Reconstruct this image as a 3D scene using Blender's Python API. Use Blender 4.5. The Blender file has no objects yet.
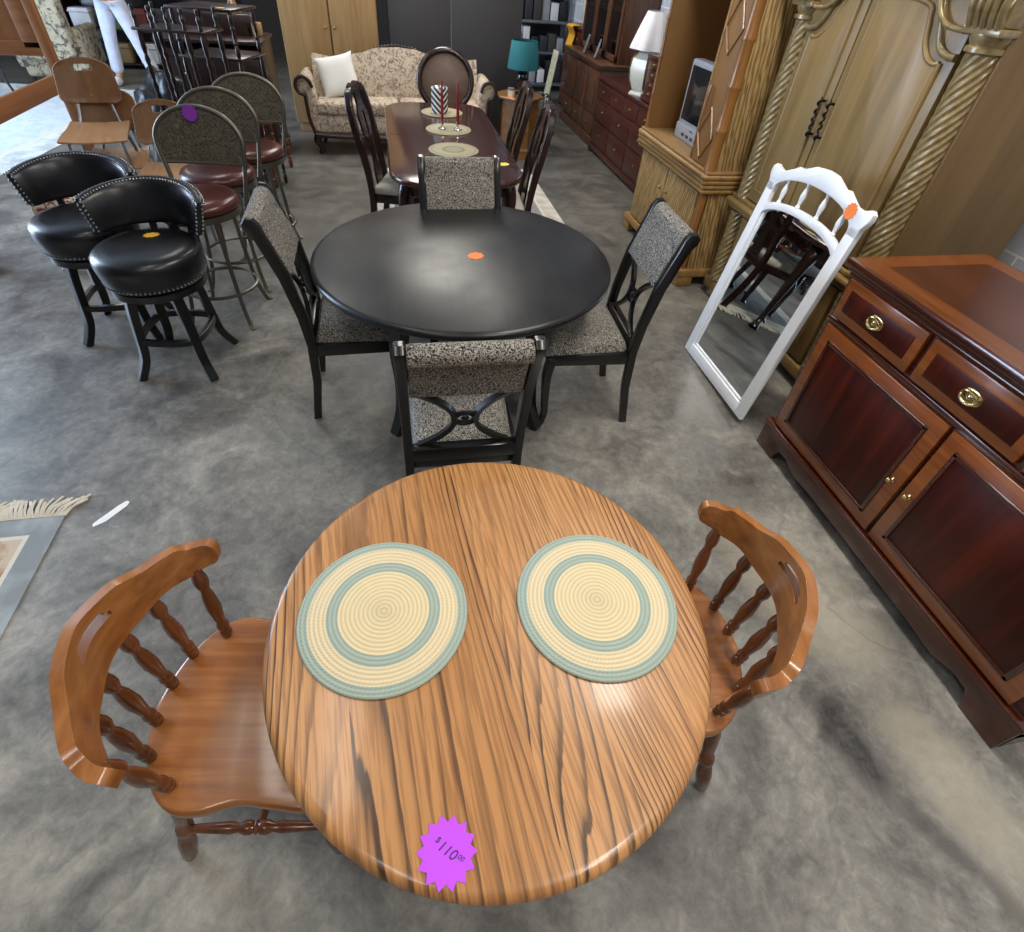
import bpy, bmesh, math, random
from mathutils import Matrix, Vector
random.seed(7)
C = bpy.context.scene.collection
PI = math.pi
R = math.radians

# ------------------------------------------------------------------ geometry helpers
class MB:
    """collects shapes into one mesh"""
    def __init__(s): s.bm = bmesh.new()
    def _fin(s, verts, M):
        if M is not None: bmesh.ops.transform(s.bm, matrix=M, verts=verts)
    def box(s, x0, y0, z0, x1, y1, z1, bev=0.0, M=None, seg=2):
        b = bmesh.new()
        bmesh.ops.create_cube(b, size=1.0)
        bmesh.ops.scale(b, vec=(abs(x1-x0), abs(y1-y0), abs(z1-z0)), verts=b.verts)
        bmesh.ops.translate(b, vec=((x0+x1)/2, (y0+y1)/2, (z0+z1)/2), verts=b.verts)
        if bev > 0:
            bmesh.ops.bevel(b, geom=b.edges[:], offset=bev, segments=seg, affect='EDGES', profile=.5)
        s.merge(b, M); return s
    def merge(s, b, M=None):
        if M is not None: bmesh.ops.transform(b, matrix=M, verts=b.verts)
        me = bpy.data.meshes.new('tmp'); b.to_mesh(me); b.free()
        s.bm.from_mesh(me); bpy.data.meshes.remove(me)
    def lathe(s, prof, n=32, M=None, cap=True, fn=None):
        b = bmesh.new(); rings = []
        for r, z in prof:
            ring = []
            for i in range(n):
                a = 2*PI*i/n
                rr = r if fn is None else fn(r, z, a)
                ring.append(b.verts.new((rr*math.cos(a), rr*math.sin(a), z)))
            rings.append(ring)
        for A, B in zip(rings, rings[1:]):
            for i in range(n):
                b.faces.new((A[i], A[(i+1) % n], B[(i+1) % n], B[i]))
        if cap:
            if prof[0][0] > 1e-5: b.faces.new(rings[0][::-1])
            if prof[-1][0] > 1e-5: b.faces.new(rings[-1])
        bmesh.ops.remove_doubles(b, verts=b.verts, dist=1e-5)
        bmesh.ops.recalc_face_normals(b, faces=b.faces)
        s.merge(b, M); return s
    def turned(s, a, b_, prof, n=14):
        """lathe profile (r, t in 0..1) from point a to point b_"""
        a, b_ = Vector(a), Vector(b_); d = b_-a; L = d.length
        q = d.to_track_quat('Z', 'Y').to_matrix().to_4x4()
        return s.lathe([(r, t*L) for r, t in prof], n, Matrix.Translation(a) @ q)
    def tube(s, pts, r, n=10, closed=False, sq=None):
        """round tube (or rectangular section sq=(w,h)) along points"""
        pts = [Vector(p) for p in pts]; b = bmesh.new(); rings = []
        N = len(pts); up = None
        for i, p in enumerate(pts):
            if closed: t = (pts[(i+1) % N]-pts[i-1]).normalized()
            else:
                t = (pts[min(i+1, N-1)]-pts[max(i-1, 0)]).normalized()
            if up is None:
                up = Vector((0, 0, 1)) if abs(t.z) < .9 else Vector((0, 1, 0))
            u = (up - t*up.dot(t)).normalized(); v = t.cross(u); up = u
            rr = r[i] if isinstance(r, (list, tuple)) else r
            ring = []
            if sq:
                w, h = sq; k = rr
                for cx, cy in ((-1, -1), (1, -1), (1, 1), (-1, 1)):
                    ring.append(b.verts.new(p + v*(cx*w/2*k) + u*(cy*h/2*k)))
            else:
                for j in range(n):
                    a = 2*PI*j/n
                    ring.append(b.verts.new(p + u*(rr*math.cos(a)) + v*(rr*math.sin(a))))
            rings.append(ring)
        m = len(rings[0])
        prs = list(zip(rings, rings[1:])) + ([(rings[-1], rings[0])] if closed else [])
        for A, B in prs:
            for j in range(m):
                b.faces.new((A[j], A[(j+1) % m], B[(j+1) % m], B[j]))
        if not closed:
            b.faces.new(rings[0][::-1]); b.faces.new(rings[-1])
        bmesh.ops.recalc_face_normals(b, faces=b.faces)
        s.merge(b); return s
    def prism(s, poly, z0, z1, M=None, bev=0.0, seg=2):
        b = bmesh.new()
        lo = [b.verts.new((x, y, z0)) for x, y in poly]; hi = [b.verts.new((x, y, z1)) for x, y in poly]
        n = len(poly)
        b.faces.new(lo[::-1]); b.faces.new(hi)
        for i in range(n): b.faces.new((lo[i], lo[(i+1) % n], hi[(i+1) % n], hi[i]))
        bmesh.ops.recalc_face_normals(b, faces=b.faces)
        if bev > 0:
            es = [e for e in b.edges if abs(e.verts[0].co.z-e.verts[1].co.z) < 1e-6]
            bmesh.ops.bevel(b, geom=es, offset=bev, segments=seg, affect='EDGES', profile=.5, clamp_overlap=True)
        s.merge(b, M); return s
    def sphere(s, c, r, u=12, v=8, sc=(1, 1, 1), M=None):
        b = bmesh.new(); bmesh.ops.create_uvsphere(b, u_segments=u, v_segments=v, radius=r)
        bmesh.ops.scale(b, vec=sc, verts=b.verts); bmesh.ops.translate(b, vec=c, verts=b.verts)
        s.merge(b, M); return s
    def grid(s, f, nu, nv, skip=None, thick=0, closed_u=False):
        """f(i/nu, j/nv) -> point; thickness along normals"""
        b = bmesh.new()
        V = [[b.verts.new(f(i/nu, j/nv)) for j in range(nv+1)] for i in range(nu+1)]
        for i in range(nu):
            for j in range(nv):
                if skip and skip(i, j): continue
                b.faces.new((V[i][j], V[i+1][j], V[i+1][j+1], V[i][j+1]))
        bmesh.ops.delete(b, geom=[v for v in b.verts if not v.link_faces], context='VERTS')
        bmesh.ops.recalc_face_normals(b, faces=b.faces)
        if thick:
            b.normal_update()
            bmesh.ops.solidify(b, geom=b.faces[:], thickness=thick)
            bmesh.ops.recalc_face_normals(b, faces=b.faces)
        s.merge(b); return s
    def build(s, name, mat, parent=None, sharp=38, sub=0, bev=0):
        me = bpy.data.meshes.new(name); s.bm.to_mesh(me); s.bm.free()
        me.materials.append(mat)
        me.polygons.foreach_set('use_smooth', [True]*len(me.polygons))
        me.set_sharp_from_angle(angle=R(sharp))
        o = bpy.data.objects.new(name, me); C.objects.link(o)
        if parent is not None: o.parent = parent
        if bev:
            m = o.modifiers.new('bevel', 'BEVEL'); m.width = bev; m.segments = 3; m.limit_method = 'ANGLE'; m.angle_limit = R(50)
        if sub:
            m = o.modifiers.new('sub', 'SUBSURF'); m.levels = sub; m.render_levels = sub
        return o

def tag(o, label, cat, group=None, kind=None):
    o['label'] = label; o['category'] = cat
    if group: o['group'] = group
    if kind: o['kind'] = kind
    return o
def thing(name, label, cat, loc=(0, 0, 0), rz=0, group=None):
    o = bpy.data.objects.new(name, None); C.objects.link(o)
    o.empty_display_size = .1
    o.location = loc; o.rotation_euler = (0, 0, rz)
    return tag(o, label, cat, group)
def struct(o, **k):
    o['kind'] = 'structure'
    return o
def dup(root, loc, rz, label, group=None):
    r = root.copy(); C.objects.link(r); r.location = loc; r.rotation_euler = (0, 0, rz); r['label'] = label
    if group: r['group'] = group
    for ch in list(root.children):
        c = ch.copy(); C.objects.link(c); c.parent = r
        for g in list(ch.children):
            d = g.copy(); C.objects.link(d); d.parent = c
    return r
def arc(cx, cy, r, a0, a1, n, ry=None):
    ry = r if ry is None else ry
    return [(cx+r*math.cos(R(a0+(a1-a0)*i/n)), cy+ry*math.sin(R(a0+(a1-a0)*i/n))) for i in range(n+1)]
def spline(pts, n=8):
    """Catmull-Rom through points"""
    P = [Vector(p) for p in pts]; out = []
    for i in range(len(P)-1):
        p0 = P[max(i-1, 0)]; p1 = P[i]; p2 = P[i+1]; p3 = P[min(i+2, len(P)-1)]
        for k in range(n):
            t = k/n
            out.append(.5*((2*p1)+(p2-p0)*t+(2*p0-5*p1+4*p2-p3)*t*t+(3*p1-p0-3*p2+p3)*t**3))
    out.append(P[-1]); return out
def interp(tab, s):
    for (a, va), (b, vb) in zip(tab, tab[1:]):
        if s <= b:
            t = (s-a)/(b-a); t = t*t*(3-2*t); return va+(vb-va)*t
    return tab[-1][1]
XZ = Matrix(((1, 0, 0, 0), (0, 0, 1, 0), (0, 1, 0, 0), (0, 0, 0, 1)))       # prism drawn in x,z ; extruded along y
YZ = Matrix(((0, 0, 1, 0), (1, 0, 0, 0), (0, 1, 0, 0), (0, 0, 0, 1)))       # prism drawn in y,z ; extruded along x

# ------------------------------------------------------------------ materials
def lin(c): return tuple((v/12.92 if v <= .04045 else ((v+.055)/1.055)**2.4) for v in c)
def hx(h): return lin(tuple(int(h[i:i+2], 16)/255 for i in (0, 2, 4)))
class NT:
    def __init__(s, name):
        s.m = bpy.data.materials.new(name); s.m.use_nodes = True; s.t = s.m.node_tree; s.n = s.t.nodes
        s.b = s.n['Principled BSDF']
        s.tc = s.n.new('ShaderNodeTexCoord')
    def N(s, typ, **k):
        n = s.n.new('ShaderNode'+typ)
        for a, v in k.items():
            if a.startswith('i_'):
                key = a[2:]; key = int(key) if key.isdigit() else key.replace('_', ' ')
                n.inputs[key].default_value = v
            else: setattr(n, a, v)
        return n
    def L(s, a, b): s.t.links.new(a, b)
    def map(s, scale=(1, 1, 1), rot=(0, 0, 0), loc=(0, 0, 0)):
        n = s.N('Mapping'); n.inputs['Scale'].default_value = scale; n.inputs['Rotation'].default_value = rot; n.inputs['Location'].default_value = loc
        s.L(s.tc.outputs['Object'], n.inputs['Vector']); return n.outputs[0]
    def noise(s, vec, scale, detail=3, rough=.5, dist=0):
        n = s.N('TexNoise'); n.inputs['Scale'].default_value = scale; n.inputs['Detail'].default_value = detail
        n.inputs['Roughness'].default_value = rough; n.inputs['Distortion'].default_value = dist
        s.L(vec, n.inputs['Vector']); return n.outputs['Fac']
    def ramp(s, fac, stops, interp='LINEAR'):
        n = s.N('ValToRGB'); r = n.color_ramp; r.interpolation = interp
        while len(r.elements) < len(stops): r.elements.new(.5)
        for e, (p, c) in zip(r.elements, stops):
            e.position = p; e.color = (*c, 1) if len(c) == 3 else c
        s.L(fac, n.inputs['Fac']); return n.outputs['Color']
    def mix(s, fac, a, b, mode='MIX'):
        n = s.N('Mix', data_type='RGBA', blend_type=mode)
        for v, k in ((fac, 0), (a, 6), (b, 7)):
            if hasattr(v, 'links') or hasattr(v, 'is_linked'): s.L(v, n.inputs[k])
            elif k == 0: n.inputs[0].default_value = v
            else: n.inputs[k].default_value = (*v, 1)
        return n.outputs[2]
    def math(s, op, a, b=0.0, c=None):
        n = s.N('Math', operation=op)
        for i, v in enumerate((a, b) if c is None else (a, b, c)):
            if hasattr(v, 'is_linked'): s.L(v, n.inputs[i])
            else: n.inputs[i].default_value = v
        return n.outputs[0]
    def bump(s, h, strength=.3, dist=.002):
        n = s.N('Bump'); n.inputs['Strength'].default_value = strength; n.inputs['Distance'].default_value = dist
        s.L(h, n.inputs['Height']); s.L(n.outputs[0], s.b.inputs['Normal'])
    def out(s, col=None, rough=.5, metal=0, coat=0, spec=.5):
        if col is not None:
            if hasattr(col, 'is_linked'): s.L(col, s.b.inputs['Base Color'])
            else: s.b.inputs['Base Color'].default_value = (*col, 1)
        if hasattr(rough, 'is_linked'): s.L(rough, s.b.inputs['Roughness'])
        else: s.b.inputs['Roughness'].default_value = rough
        s.b.inputs['Metallic'].default_value = metal
        s.b.inputs['Coat Weight'].default_value = coat; s.b.inputs['Coat Roughness'].default_value = .12
        s.b.inputs['Specular IOR Level'].default_value = spec
        return s.m
BLK = (0, 0, 0); WHT = (1, 1, 1)
def plain(name, c, rough=.5, metal=0, coat=0, var=.12, scale=8, spec=.5):
    t = NT(name); c = hx(c)
    f = t.noise(t.map(), scale, 4)
    col = t.ramp(f, [(.25, tuple(v*(1-var) for v in c)), (.75, tuple(min(1, v*(1+var)) for v in c))])
    return t.out(col, rough, metal, coat, spec)
def wood(name, light, mid, dark, axis='Y', k=1.0, rough=.38, coat=.15, rot=0, spec=.5):
    """plain sawn wood; grain runs along the axis"""
    t = NT(name)
    sc = {'X': (.07, 1, 1), 'Y': (1, .07, 1), 'Z': (1, 1, .07)}[axis]
    v = t.map(scale=sc, rot=(0, 0, rot))
    a = t.noise(v, 45*k, 4, .6, .4); b = t.noise(v, 7*k, 3, .5, 1.2)
    f = t.math('ADD', t.math('MULTIPLY', a, .55), t.math('MULTIPLY', b, .45))
    col = t.ramp(f, [(.30, hx(dark)), (.47, hx(mid)), (.66, hx(light))])
    return t.out(col, rough, 0, coat, spec)
def oak_material(name, rot):
    t = NT(name)
    v = t.map(scale=(1, 1, 1), rot=(0, 0, rot))
    sx = t.N('SeparateXYZ'); t.L(v, sx.inputs[0])
    w = t.N('CombineXYZ'); t.L(sx.outputs[0], w.inputs[0])
    plank = t.math('FLOOR', t.math('MULTIPLY', sx.outputs[0], 6.7))
    t.L(t.math('ADD', t.math('MULTIPLY', sx.outputs[1], .10), t.math('MULTIPLY', plank, 3.37)), w.inputs[1])
    n1 = t.noise(w.outputs[0], 3.4, 1.5, .4, .15)                      # slow rings giving cathedral figures
    ph = t.math('ADD', t.math('MULTIPLY', n1, 30.0), t.math('MULTIPLY', sx.outputs[0], 62.0))
    n2 = t.noise(w.outputs[0], 70, 2, .5)
    ph = t.math('ADD', ph, t.math('MULTIPLY', n2, .45))
    fr = t.math('FRACT', ph)
    line = t.ramp(fr, [(0, (.0,)*3), (.50, (.05,)*3), (.72, (.45,)*3), (.84, WHT), (.95, WHT), (1, (.0,)*3)])
    w2 = t.N('CombineXYZ'); t.L(sx.outputs[0], w2.inputs[0]); t.L(t.math('MULTIPLY', sx.outputs[1], .035), w2.inputs[1])
    fine = t.noise(w2.outputs[0], 150, 3, .6)
    pores = t.ramp(fine, [(.47, BLK), (.58, WHT)])
    big = t.noise(w.outputs[0], 2.2, 2, .5)
    base = t.ramp(big, [(.3, hx('b07b48')), (.7, hx('c9945e'))])
    c = t.mix(t.math('MULTIPLY', pores, .55), base, hx('83522b'))
    vary = t.ramp(t.noise(w.outputs[0], 6.5, 2, .5), [(.38, (.25,)*3), (.60, WHT)])
    c = t.mix(t.math('MULTIPLY', t.math('MULTIPLY', line, vary), .95), c, hx('3a2415'))
    t.bump(t.math('MULTIPLY', line, -1), .05, .001)
    return t.out(c, .36, 0, .25)
def leather(name, c, rough=.32, bump=.1):
    t = NT(name); v = t.map()
    vo = t.N('TexVoronoi'); vo.inputs['Scale'].default_value = 220; t.L(v, vo.inputs['Vector'])
    t.bump(vo.outputs['Distance'], bump, .0008)
    c = hx(c); f = t.noise(v, 10, 3)
    return t.out(t.ramp(f, [(.3, tuple(x*.8 for x in c)), (.7, tuple(x*1.2 for x in c))]), rough, 0, .0)
def damask(name, lo, hi, scale=38):
    """little curled rings on a dark woven ground"""
    t = NT(name); v = t.map()
    wob = t.N('TexNoise'); wob.inputs['Scale'].default_value = 30; t.L(v, wob.inputs['Vector'])
    vv = t.N('VectorMath', operation='MULTIPLY_ADD'); vv.inputs[1].default_value = (.016,)*3
    t.L(wob.outputs['Color'], vv.inputs[0]); t.L(v, vv.inputs[2])
    vo = t.N('TexVoronoi'); vo.inputs['Scale'].default_value = scale; t.L(vv.outputs[0], vo.inputs['Vector'])
    ring = t.math('SINE', t.math('MULTIPLY', vo.outputs['Distance'], 17.0))
    n = t.noise(v, 130, 2, .6)
    f = t.math('ADD', t.math('MULTIPLY', ring, .20), n)
    col = t.ramp(f, [(.34, hx(lo)), (.50, tuple((a+b)/2 for a, b in zip(hx(lo), hx(hi)))), (.68, hx(hi))])
    t.bump(f, .2, .001)
    return t.out(col, .62, .0, 0, .3)
def floral(name, ground, figs, scale=16):
    t = NT(name); v = t.map()
    a = t.noise(v, scale, 4, .65, 1.6); b = t.noise(t.map(loc=(3, 1, 2)), scale*1.4, 3, .6, 1.2)
    c = t.mix(t.ramp(a, [(.53, BLK), (.57, WHT)]), hx(ground), hx(figs[0]))
    c = t.mix(t.ramp(b, [(.56, BLK), (.60, WHT)]), c, hx(figs[1]))
    return t.out(c, .8, 0, 0, .2)
def concrete(name):
    t = NT(name); v = t.map()
    a = t.noise(v, .7, 5, .6, .6); b = t.noise(v, 3.2, 6, .65, .8); c = t.noise(v, 22, 8, .78, .5)
    f = t.math('ADD', t.math('ADD', t.math('MULTIPLY', a, .36), t.math('MULTIPLY', b, .38)), t.math('MULTIPLY', c, .26))
    col = t.ramp(f, [(.37, hx('454340')), (.45, hx('66635f')), (.52, hx('838079')), (.61, hx('aba497'))])
    # scattered pale specks of paint and dust
    vo = t.N('TexVoronoi'); vo.inputs['Scale'].default_value = 9; vo.inputs['Randomness'].default_value = 1; t.L(v, vo.inputs['Vector'])
    vs = t.N('TexVoronoi'); vs.inputs['Scale'].default_value = 31; t.L(v, vs.inputs['Vector'])
    sp = t.ramp(vo.outputs['Distance'], [(.018, WHT), (.03, BLK)])
    sp2 = t.ramp(vs.outputs['Distance'], [(.035, (.55,)*3), (.06, BLK)])
    msk = t.ramp(t.noise(v, 1.6, 2), [(.45, BLK), (.6, WHT)])
    spk = t.math('MULTIPLY', t.math('MAXIMUM', sp, sp2), msk)
    col = t.mix(t.math('MULTIPLY', spk, .65), col, hx('cfcbc2'))
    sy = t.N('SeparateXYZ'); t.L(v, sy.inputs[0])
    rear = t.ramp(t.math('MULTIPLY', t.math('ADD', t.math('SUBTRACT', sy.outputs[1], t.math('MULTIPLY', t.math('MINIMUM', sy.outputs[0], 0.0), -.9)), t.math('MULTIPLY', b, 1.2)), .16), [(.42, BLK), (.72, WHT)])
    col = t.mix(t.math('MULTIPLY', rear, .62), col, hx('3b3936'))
    # dark scuffed stain beside the sideboard
    def blot(x, y, rx, ry, rz):
        m = t.N('Mapping', vector_type='TEXTURE'); m.inputs['Location'].default_value = (x, y, 0); m.inputs['Rotation'].default_value = (0, 0, rz); m.inputs['Scale'].default_value = (rx, ry, 1)
        t.L(t.tc.outputs['Object'], m.inputs['Vector'])
        ln = t.N('VectorMath', operation='LENGTH'); t.L(m.outputs[0], ln.inputs[0])
        return t.ramp(t.math('ADD', ln.outputs['Value'], t.math('MULTIPLY', t.math('SUBTRACT', b, .5), 1.6)), [(.45, WHT), (1.0, BLK)])
    st = t.math('MAXIMUM', blot(1.27, .36, .075, .22, .22), t.math('MULTIPLY', blot(1.38, .08, .05, .22, .5), .7))
    st = t.math('MULTIPLY', st, t.ramp(c, [(.36, (.35,)*3), (.55, WHT)]))
    col = t.mix(t.math('MULTIPLY', st, .9), col, hx('2b2a2b'))
    st2 = t.math('MAXIMUM', blot(1.42, .9, .22, .5, .2), blot(1.52, .18, .16, .35, .2))
    col = t.mix(t.math('MULTIPLY', st2, .5), col, hx('b4aa98'))
    # fine cracks
    cr = t.N('TexVoronoi', feature='DISTANCE_TO_EDGE'); cr.inputs['Scale'].default_value = .55; 
    wv = t.N('VectorMath', operation='MULTIPLY_ADD'); wv.inputs[1].default_value = (.35,)*3
    nn = t.N('TexNoise'); nn.inputs['Scale'].default_value = 2.5; nn.inputs['Detail'].default_value = 5; t.L(v, nn.inputs['Vector'])
    t.L(nn.outputs['Color'], wv.inputs[0]); t.L(v, wv.inputs[2]); t.L(wv.outputs[0], cr.inputs['Vector'])
    col = t.mix(t.ramp(cr.outputs['Distance'], [(.0, (.30,)*3), (.004, BLK)]), col, hx('4a4845'))
    rg = t.ramp(b, [(.35, (.30,)*3), (.65, (.52,)*3)])
    t.bump(c, .08, .002)
    return t.out(col, rg, 0, 0, .5)
def bands(name, a, b_, r1, r2, rings):
    """round braided mat: concentric colour bands by radius"""
    t = NT(name); v = t.map()
    ln = t.N('VectorMath', operation='LENGTH'); s = t.N('SeparateXYZ'); t.L(v, s.inputs[0])
    cx = t.N('CombineXYZ'); t.L(s.outputs[0], cx.inputs[0]); t.L(s.outputs[1], cx.inputs[1]); t.L(cx.outputs[0], ln.inputs[0])
    d = ln.outputs['Value']
    rr = t.math('MULTIPLY', d, 1/r2)
    col = t.ramp(rr, rings, 'CONSTANT')
    coil = t.math('SINE', t.math('MULTIPLY', d, 2*PI/.0088))
    at = t.math('ARCTAN2', s.outputs[1], s.outputs[0])
    br = t.math('SINE', t.math('ADD', t.math('MULTIPLY', at, 110.0), t.math('MULTIPLY', d, 900.0)))
    h = t.math('ADD', coil, t.math('MULTIPLY', br, .35))
    sh = t.ramp(t.math('MULTIPLY_ADD', h, .35, .5), [(.0, (.72,)*3), (.6, WHT)])
    col = t.mix(1.0, col, sh, 'MULTIPLY')
    t.bump(h, .5, .0012)
    return t.out(col, .85, 0, 0, .2)
def wavy(name, lo, hi, axis='Z', k=1.0):
    """rippled carved strips running along z"""
    t = NT(name); v = t.map(scale=(1, 1, .12))
    wv = t.N('TexWave', wave_type='BANDS', bands_direction='DIAGONAL'); wv.inputs['Scale'].default_value = 24*k
    wv.inputs['Distortion'].default_value = 5.5; wv.inputs['Detail'].default_value = 1.5; wv.inputs['Detail Scale'].default_value = 2.2
    t.L(v, wv.inputs['Vector'])
    n = t.noise(t.map(scale=(1, 1, .3)), 25, 3)
    f = t.math('ADD', t.math('MULTIPLY', wv.outputs['Fac'], .65), t.math('MULTIPLY', n, .35))
    t.bump(f, .7, .006)
    return t.out(t.ramp(f, [(.2, hx(lo)), (.7, hx(hi))]), .5)
def blockwall(name):
    t = NT(name)
    v = t.map(rot=(0, 0, 0)); s = t.N('SeparateXYZ'); t.L(v, s.inputs[0]); c = t.N('CombineXYZ')
    t.L(s.outputs[1], c.inputs[0]); t.L(s.outputs[2], c.inputs[1])
    b = t.N('TexBrick'); b.inputs['Scale'].default_value = 1; b.inputs['Brick Width'].default_value = .40; b.inputs['Row Height'].default_value = .20
    b.inputs['Mortar Size'].default_value = .006; b.inputs['Mortar Smooth'].default_value = .3
    b.inputs['Color1'].default_value = (*hx('aeb0b6'), 1); b.inputs['Color2'].default_value = (*hx('b9bbc0'), 1); b.inputs['Mortar'].default_value = (*hx('d9d9dc'), 1)
    t.L(c.outputs[0], b.inputs['Vector']); t.bump(b.outputs['Fac'], -.3, .004)
    return t.out(b.outputs['Color'], .8)

M = {}
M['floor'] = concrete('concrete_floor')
M['oak_top'] = oak_material('oak_tabletop', R(-6))
M['oak_edge'] = wood('oak_edge', 'b0713a', '8a4f24', '4a2812', 'X', 1, .34, .3)
M['chair_wood'] = wood('honey_maple', 'a8703c', '8d5628', '653a1a', 'Y', .8, .28, .35)
M['chair_seat'] = wood('honey_maple_seat', 'a8703e', '905628', '6c3d1b', 'X', 1.1, .3, .3)
M['chair_turn'] = wood('turned_maple', '7a4626', '5c331b', '3b1f10', 'Z', .8, .25, .4)
M['black_wood'] = plain('black_lacquer', '131212', .28, 0, .2, .25)
_t = NT('black_table_top'); _v = _t.map(scale=(1, .06, 1))
_f = _t.noise(_v, 40, 4, .6, .3)
_rr = _t.ramp(_t.noise(_t.map(), 6, 4, .6), [(.3, (.30,)*3), (.7, (.42,)*3)])
_t.bump(_f, .06, .001)
M['black_top'] = _t.out(_t.ramp(_f, [(.3, hx('0b0b0d')), (.7, hx('1a1a1d'))]), _rr, 0, 0, .5)
M['damask'] = damask('silver_damask', '211f1d', '9c968d', 82)
M['mirror'] = plain('mirror_glass', 'dfe4e6', .01, 1.0, 0, .0)
M['white_paint'] = plain('white_paint', 'e9ebf0', .35, 0, .1, .03)
M['maho'] = wood('mahogany', '552410', '411808', '2a0d04', 'Y', .7, .22, .5)
M['maho_v'] = wood('mahogany_upright', '54200f', '421308', '2b0a04', 'Z', .7, .22, .5)
M['maho_panel'] = wood('flame_mahogany', '5c1c08', '3e1004', '230602', 'Z', .5, .34, .0, 0, .28)
M['band'] = wood('satinwood_band', '9c5723', '84451a', '663212', 'Y', 1, .24, .5)
M['top_panel'] = wood('mahogany_top', '4f281c', '43200f', '351609', 'Y', .4, .18, .3)
M['band_top'] = wood('crossbanding', '7a431f', '683716', '512a10', 'Y', .8, .24, .3)
M['brass'] = plain('aged_brass', 'cdb98a', .25, 1, 0, .1)
M['black_leather'] = leather('black_leather', '15161a', .3)
M['nail'] = plain('nickel_nails', 'd5d5d8', .25, 1, 0, .05)
M['brown_leather'] = leather('brown_leather', '4d2420', .28)
M['pewter'] = plain('pewter_metal', '6f6a60', .42, .85, 0, .15)
_t = NT('embossed_panel'); _v = _t.map()
_f = _t.noise(_v, 48, 4, .6, 2.5); _t.bump(_f, .9, .006)
M['emboss'] = _t.out(_t.ramp(_f, [(.35, hx('3b372f')), (.65, hx('77705f'))]), .42, .6)
M['ply'] = wood('plywood', '88603a', '79522f', '654322', 'Z', .7, .42, .1)
M['ply_seat'] = wood('plywood_seat', 'b58a63', 'a87c54', '8f6440', 'X', .7, .42, .1)
M['steel'] = plain('grey_steel_tube', '8d8f90', .35, .8, 0, .1)
M['cherry'] = wood('dark_cherry', '47221a', '3a1812', '27100c', 'Y', .6, .2, .5)
M['cherry_v'] = wood('dark_cherry_upright', '2e1510', '220e0b', '150807', 'Z', .7, .25, .4)
M['cream_seat'] = plain('cream_seat_cloth', 'b9b3a6', .85, 0, 0, .12, 30)
M['taupe'] = leather('taupe_leather', '6d584a', .5, .05)
M['sofa'] = floral('sofa_floral', 'bfb09c', ('857065', '958273'), 20)
M['sofa_wood'] = wood('carved_walnut', '3c2019', '2e1712', '1e0e0b', 'X', 1, .3, .3)
M['pillow'] = plain('white_cotton', 'dcdcd8', .9, 0, 0, .04)
M['blond'] = wood('blond_oak', 'a5845a', '96764c', '7d6038', 'Z', .5, .45, .1)
M['blond_dark'] = plain('shadow_groove', '2b2018', .8)
M['charcoal'] = plain('charcoal_laminate', '3b393b', .6, 0, 0, .06, 3)
M['pale_metal'] = plain('pale_strip', '8b8a88', .4, .4)
M['endtable'] = wood('golden_oak', '8f6639', '77512a', '57381a', 'X', .7, .35, .2)
M['teal'] = plain('teal_shade', '1c656d', .8, 0, 0, .08, 20)
M['gloss_dark'] = plain('dark_glaze', '141018', .12, 0, .5, .2)
M['wax'] = plain('cream_wax', 'd9d0ba', .5)
M['straw'] = bands('straw_mat', 0, 0, 0, .17, [(0, hx('a79f84')), (.32, hx('928f78')), (.45, hx('b4aa8e')), (.8, hx('a59b80')), (.9, hx('b4aa8e'))])
M['mat'] = bands('braided_mat', 0, 0, 0, .1725, [(0, hx('dccaa2')), (.535, hx('a1aea2')), (.665, hx('dccaa6')), (.872, hx('a1aea2'))])
_t = NT('chevron'); _v = _t.map(); _s = _t.N('SeparateXYZ'); _t.L(_v, _s.inputs[0])
_z = _t.math('ADD', _s.outputs[2], _t.math('MULTIPLY', _t.math('ABSOLUTE', _s.outputs[0]), -1.0))
_m = _t.math('FRACT', _t.math('MULTIPLY', _z, 24.0))
M['chevron'] = _t.out(_t.ramp(_m, [(0, hx('16151a')), (.5, hx('e8e6e2'))], 'CONSTANT'), .5)
M['red_wax'] = plain('red_wax', '8a1c22', .35)
M['glass'] = None
def glass(name, c=(1, 1, 1), rough=.02):
    t = NT(name); t.out(c, rough); t.b.inputs['Transmission Weight'].default_value = 1; t.b.inputs['IOR'].default_value = 1.45
    f = t.noise(t.map(), 4, 1); t.L(t.math('MULTIPLY', f, rough*2), t.b.inputs['Roughness']); return t.m
M['glass'] = glass('clear_glass'); M['plastic_wrap'] = glass('plastic_wrap', (.85, .88, .9), .25)
M['orange'] = plain('orange_paper', 'f0803a', .7, 0, 0, .05)
M['amber'] = plain('amber_paper', 'f0b437', .7, 0, 0, .05)
M['yellow'] = plain('yellow_paper', 'f2d048', .7, 0, 0, .05)
M['magenta'] = plain('magenta_paper', 'bc48f2', .75, 0, 0, .03)
M['purple'] = plain('purple_paper', '7d2fa0', .75, 0, 0, .05)
M['ink'] = plain('ink', '2a1030', .6)
M['bamboo'] = wood('bamboo_pole', 'a5753f', '8d5e2e', '6b421e', 'Z', .8, .35, .2)
M['bamboo_h'] = wood('bamboo_rod', 'b08a55', '94703f', '6a4c28', 'Y', .8, .4, .1)
M['tan'] = plain('tan_laminate', '8a6236', .5, 0, 0, .08, 5)
M['ripple'] = wavy('rippled_ash', '80623a', 'b39562', k=1.0)
M['armoire'] = wood('antiqued_oak', '94794c', '856b40', '6d5632', 'Z', .5, .42, .1)
M['armoire_side'] = wood('antiqued_oak_side', '856942', '785d38', '67502e', 'Z', .35, .5, .05)
_t = NT('antiqued_carving'); _f = _t.noise(_t.map(), 30, 3)
M['carve'] = _t.out(_t.ramp(_f, [(.3, hx('7a6642')), (.7, hx('9c8860'))]), .26, .1, .2)
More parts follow.
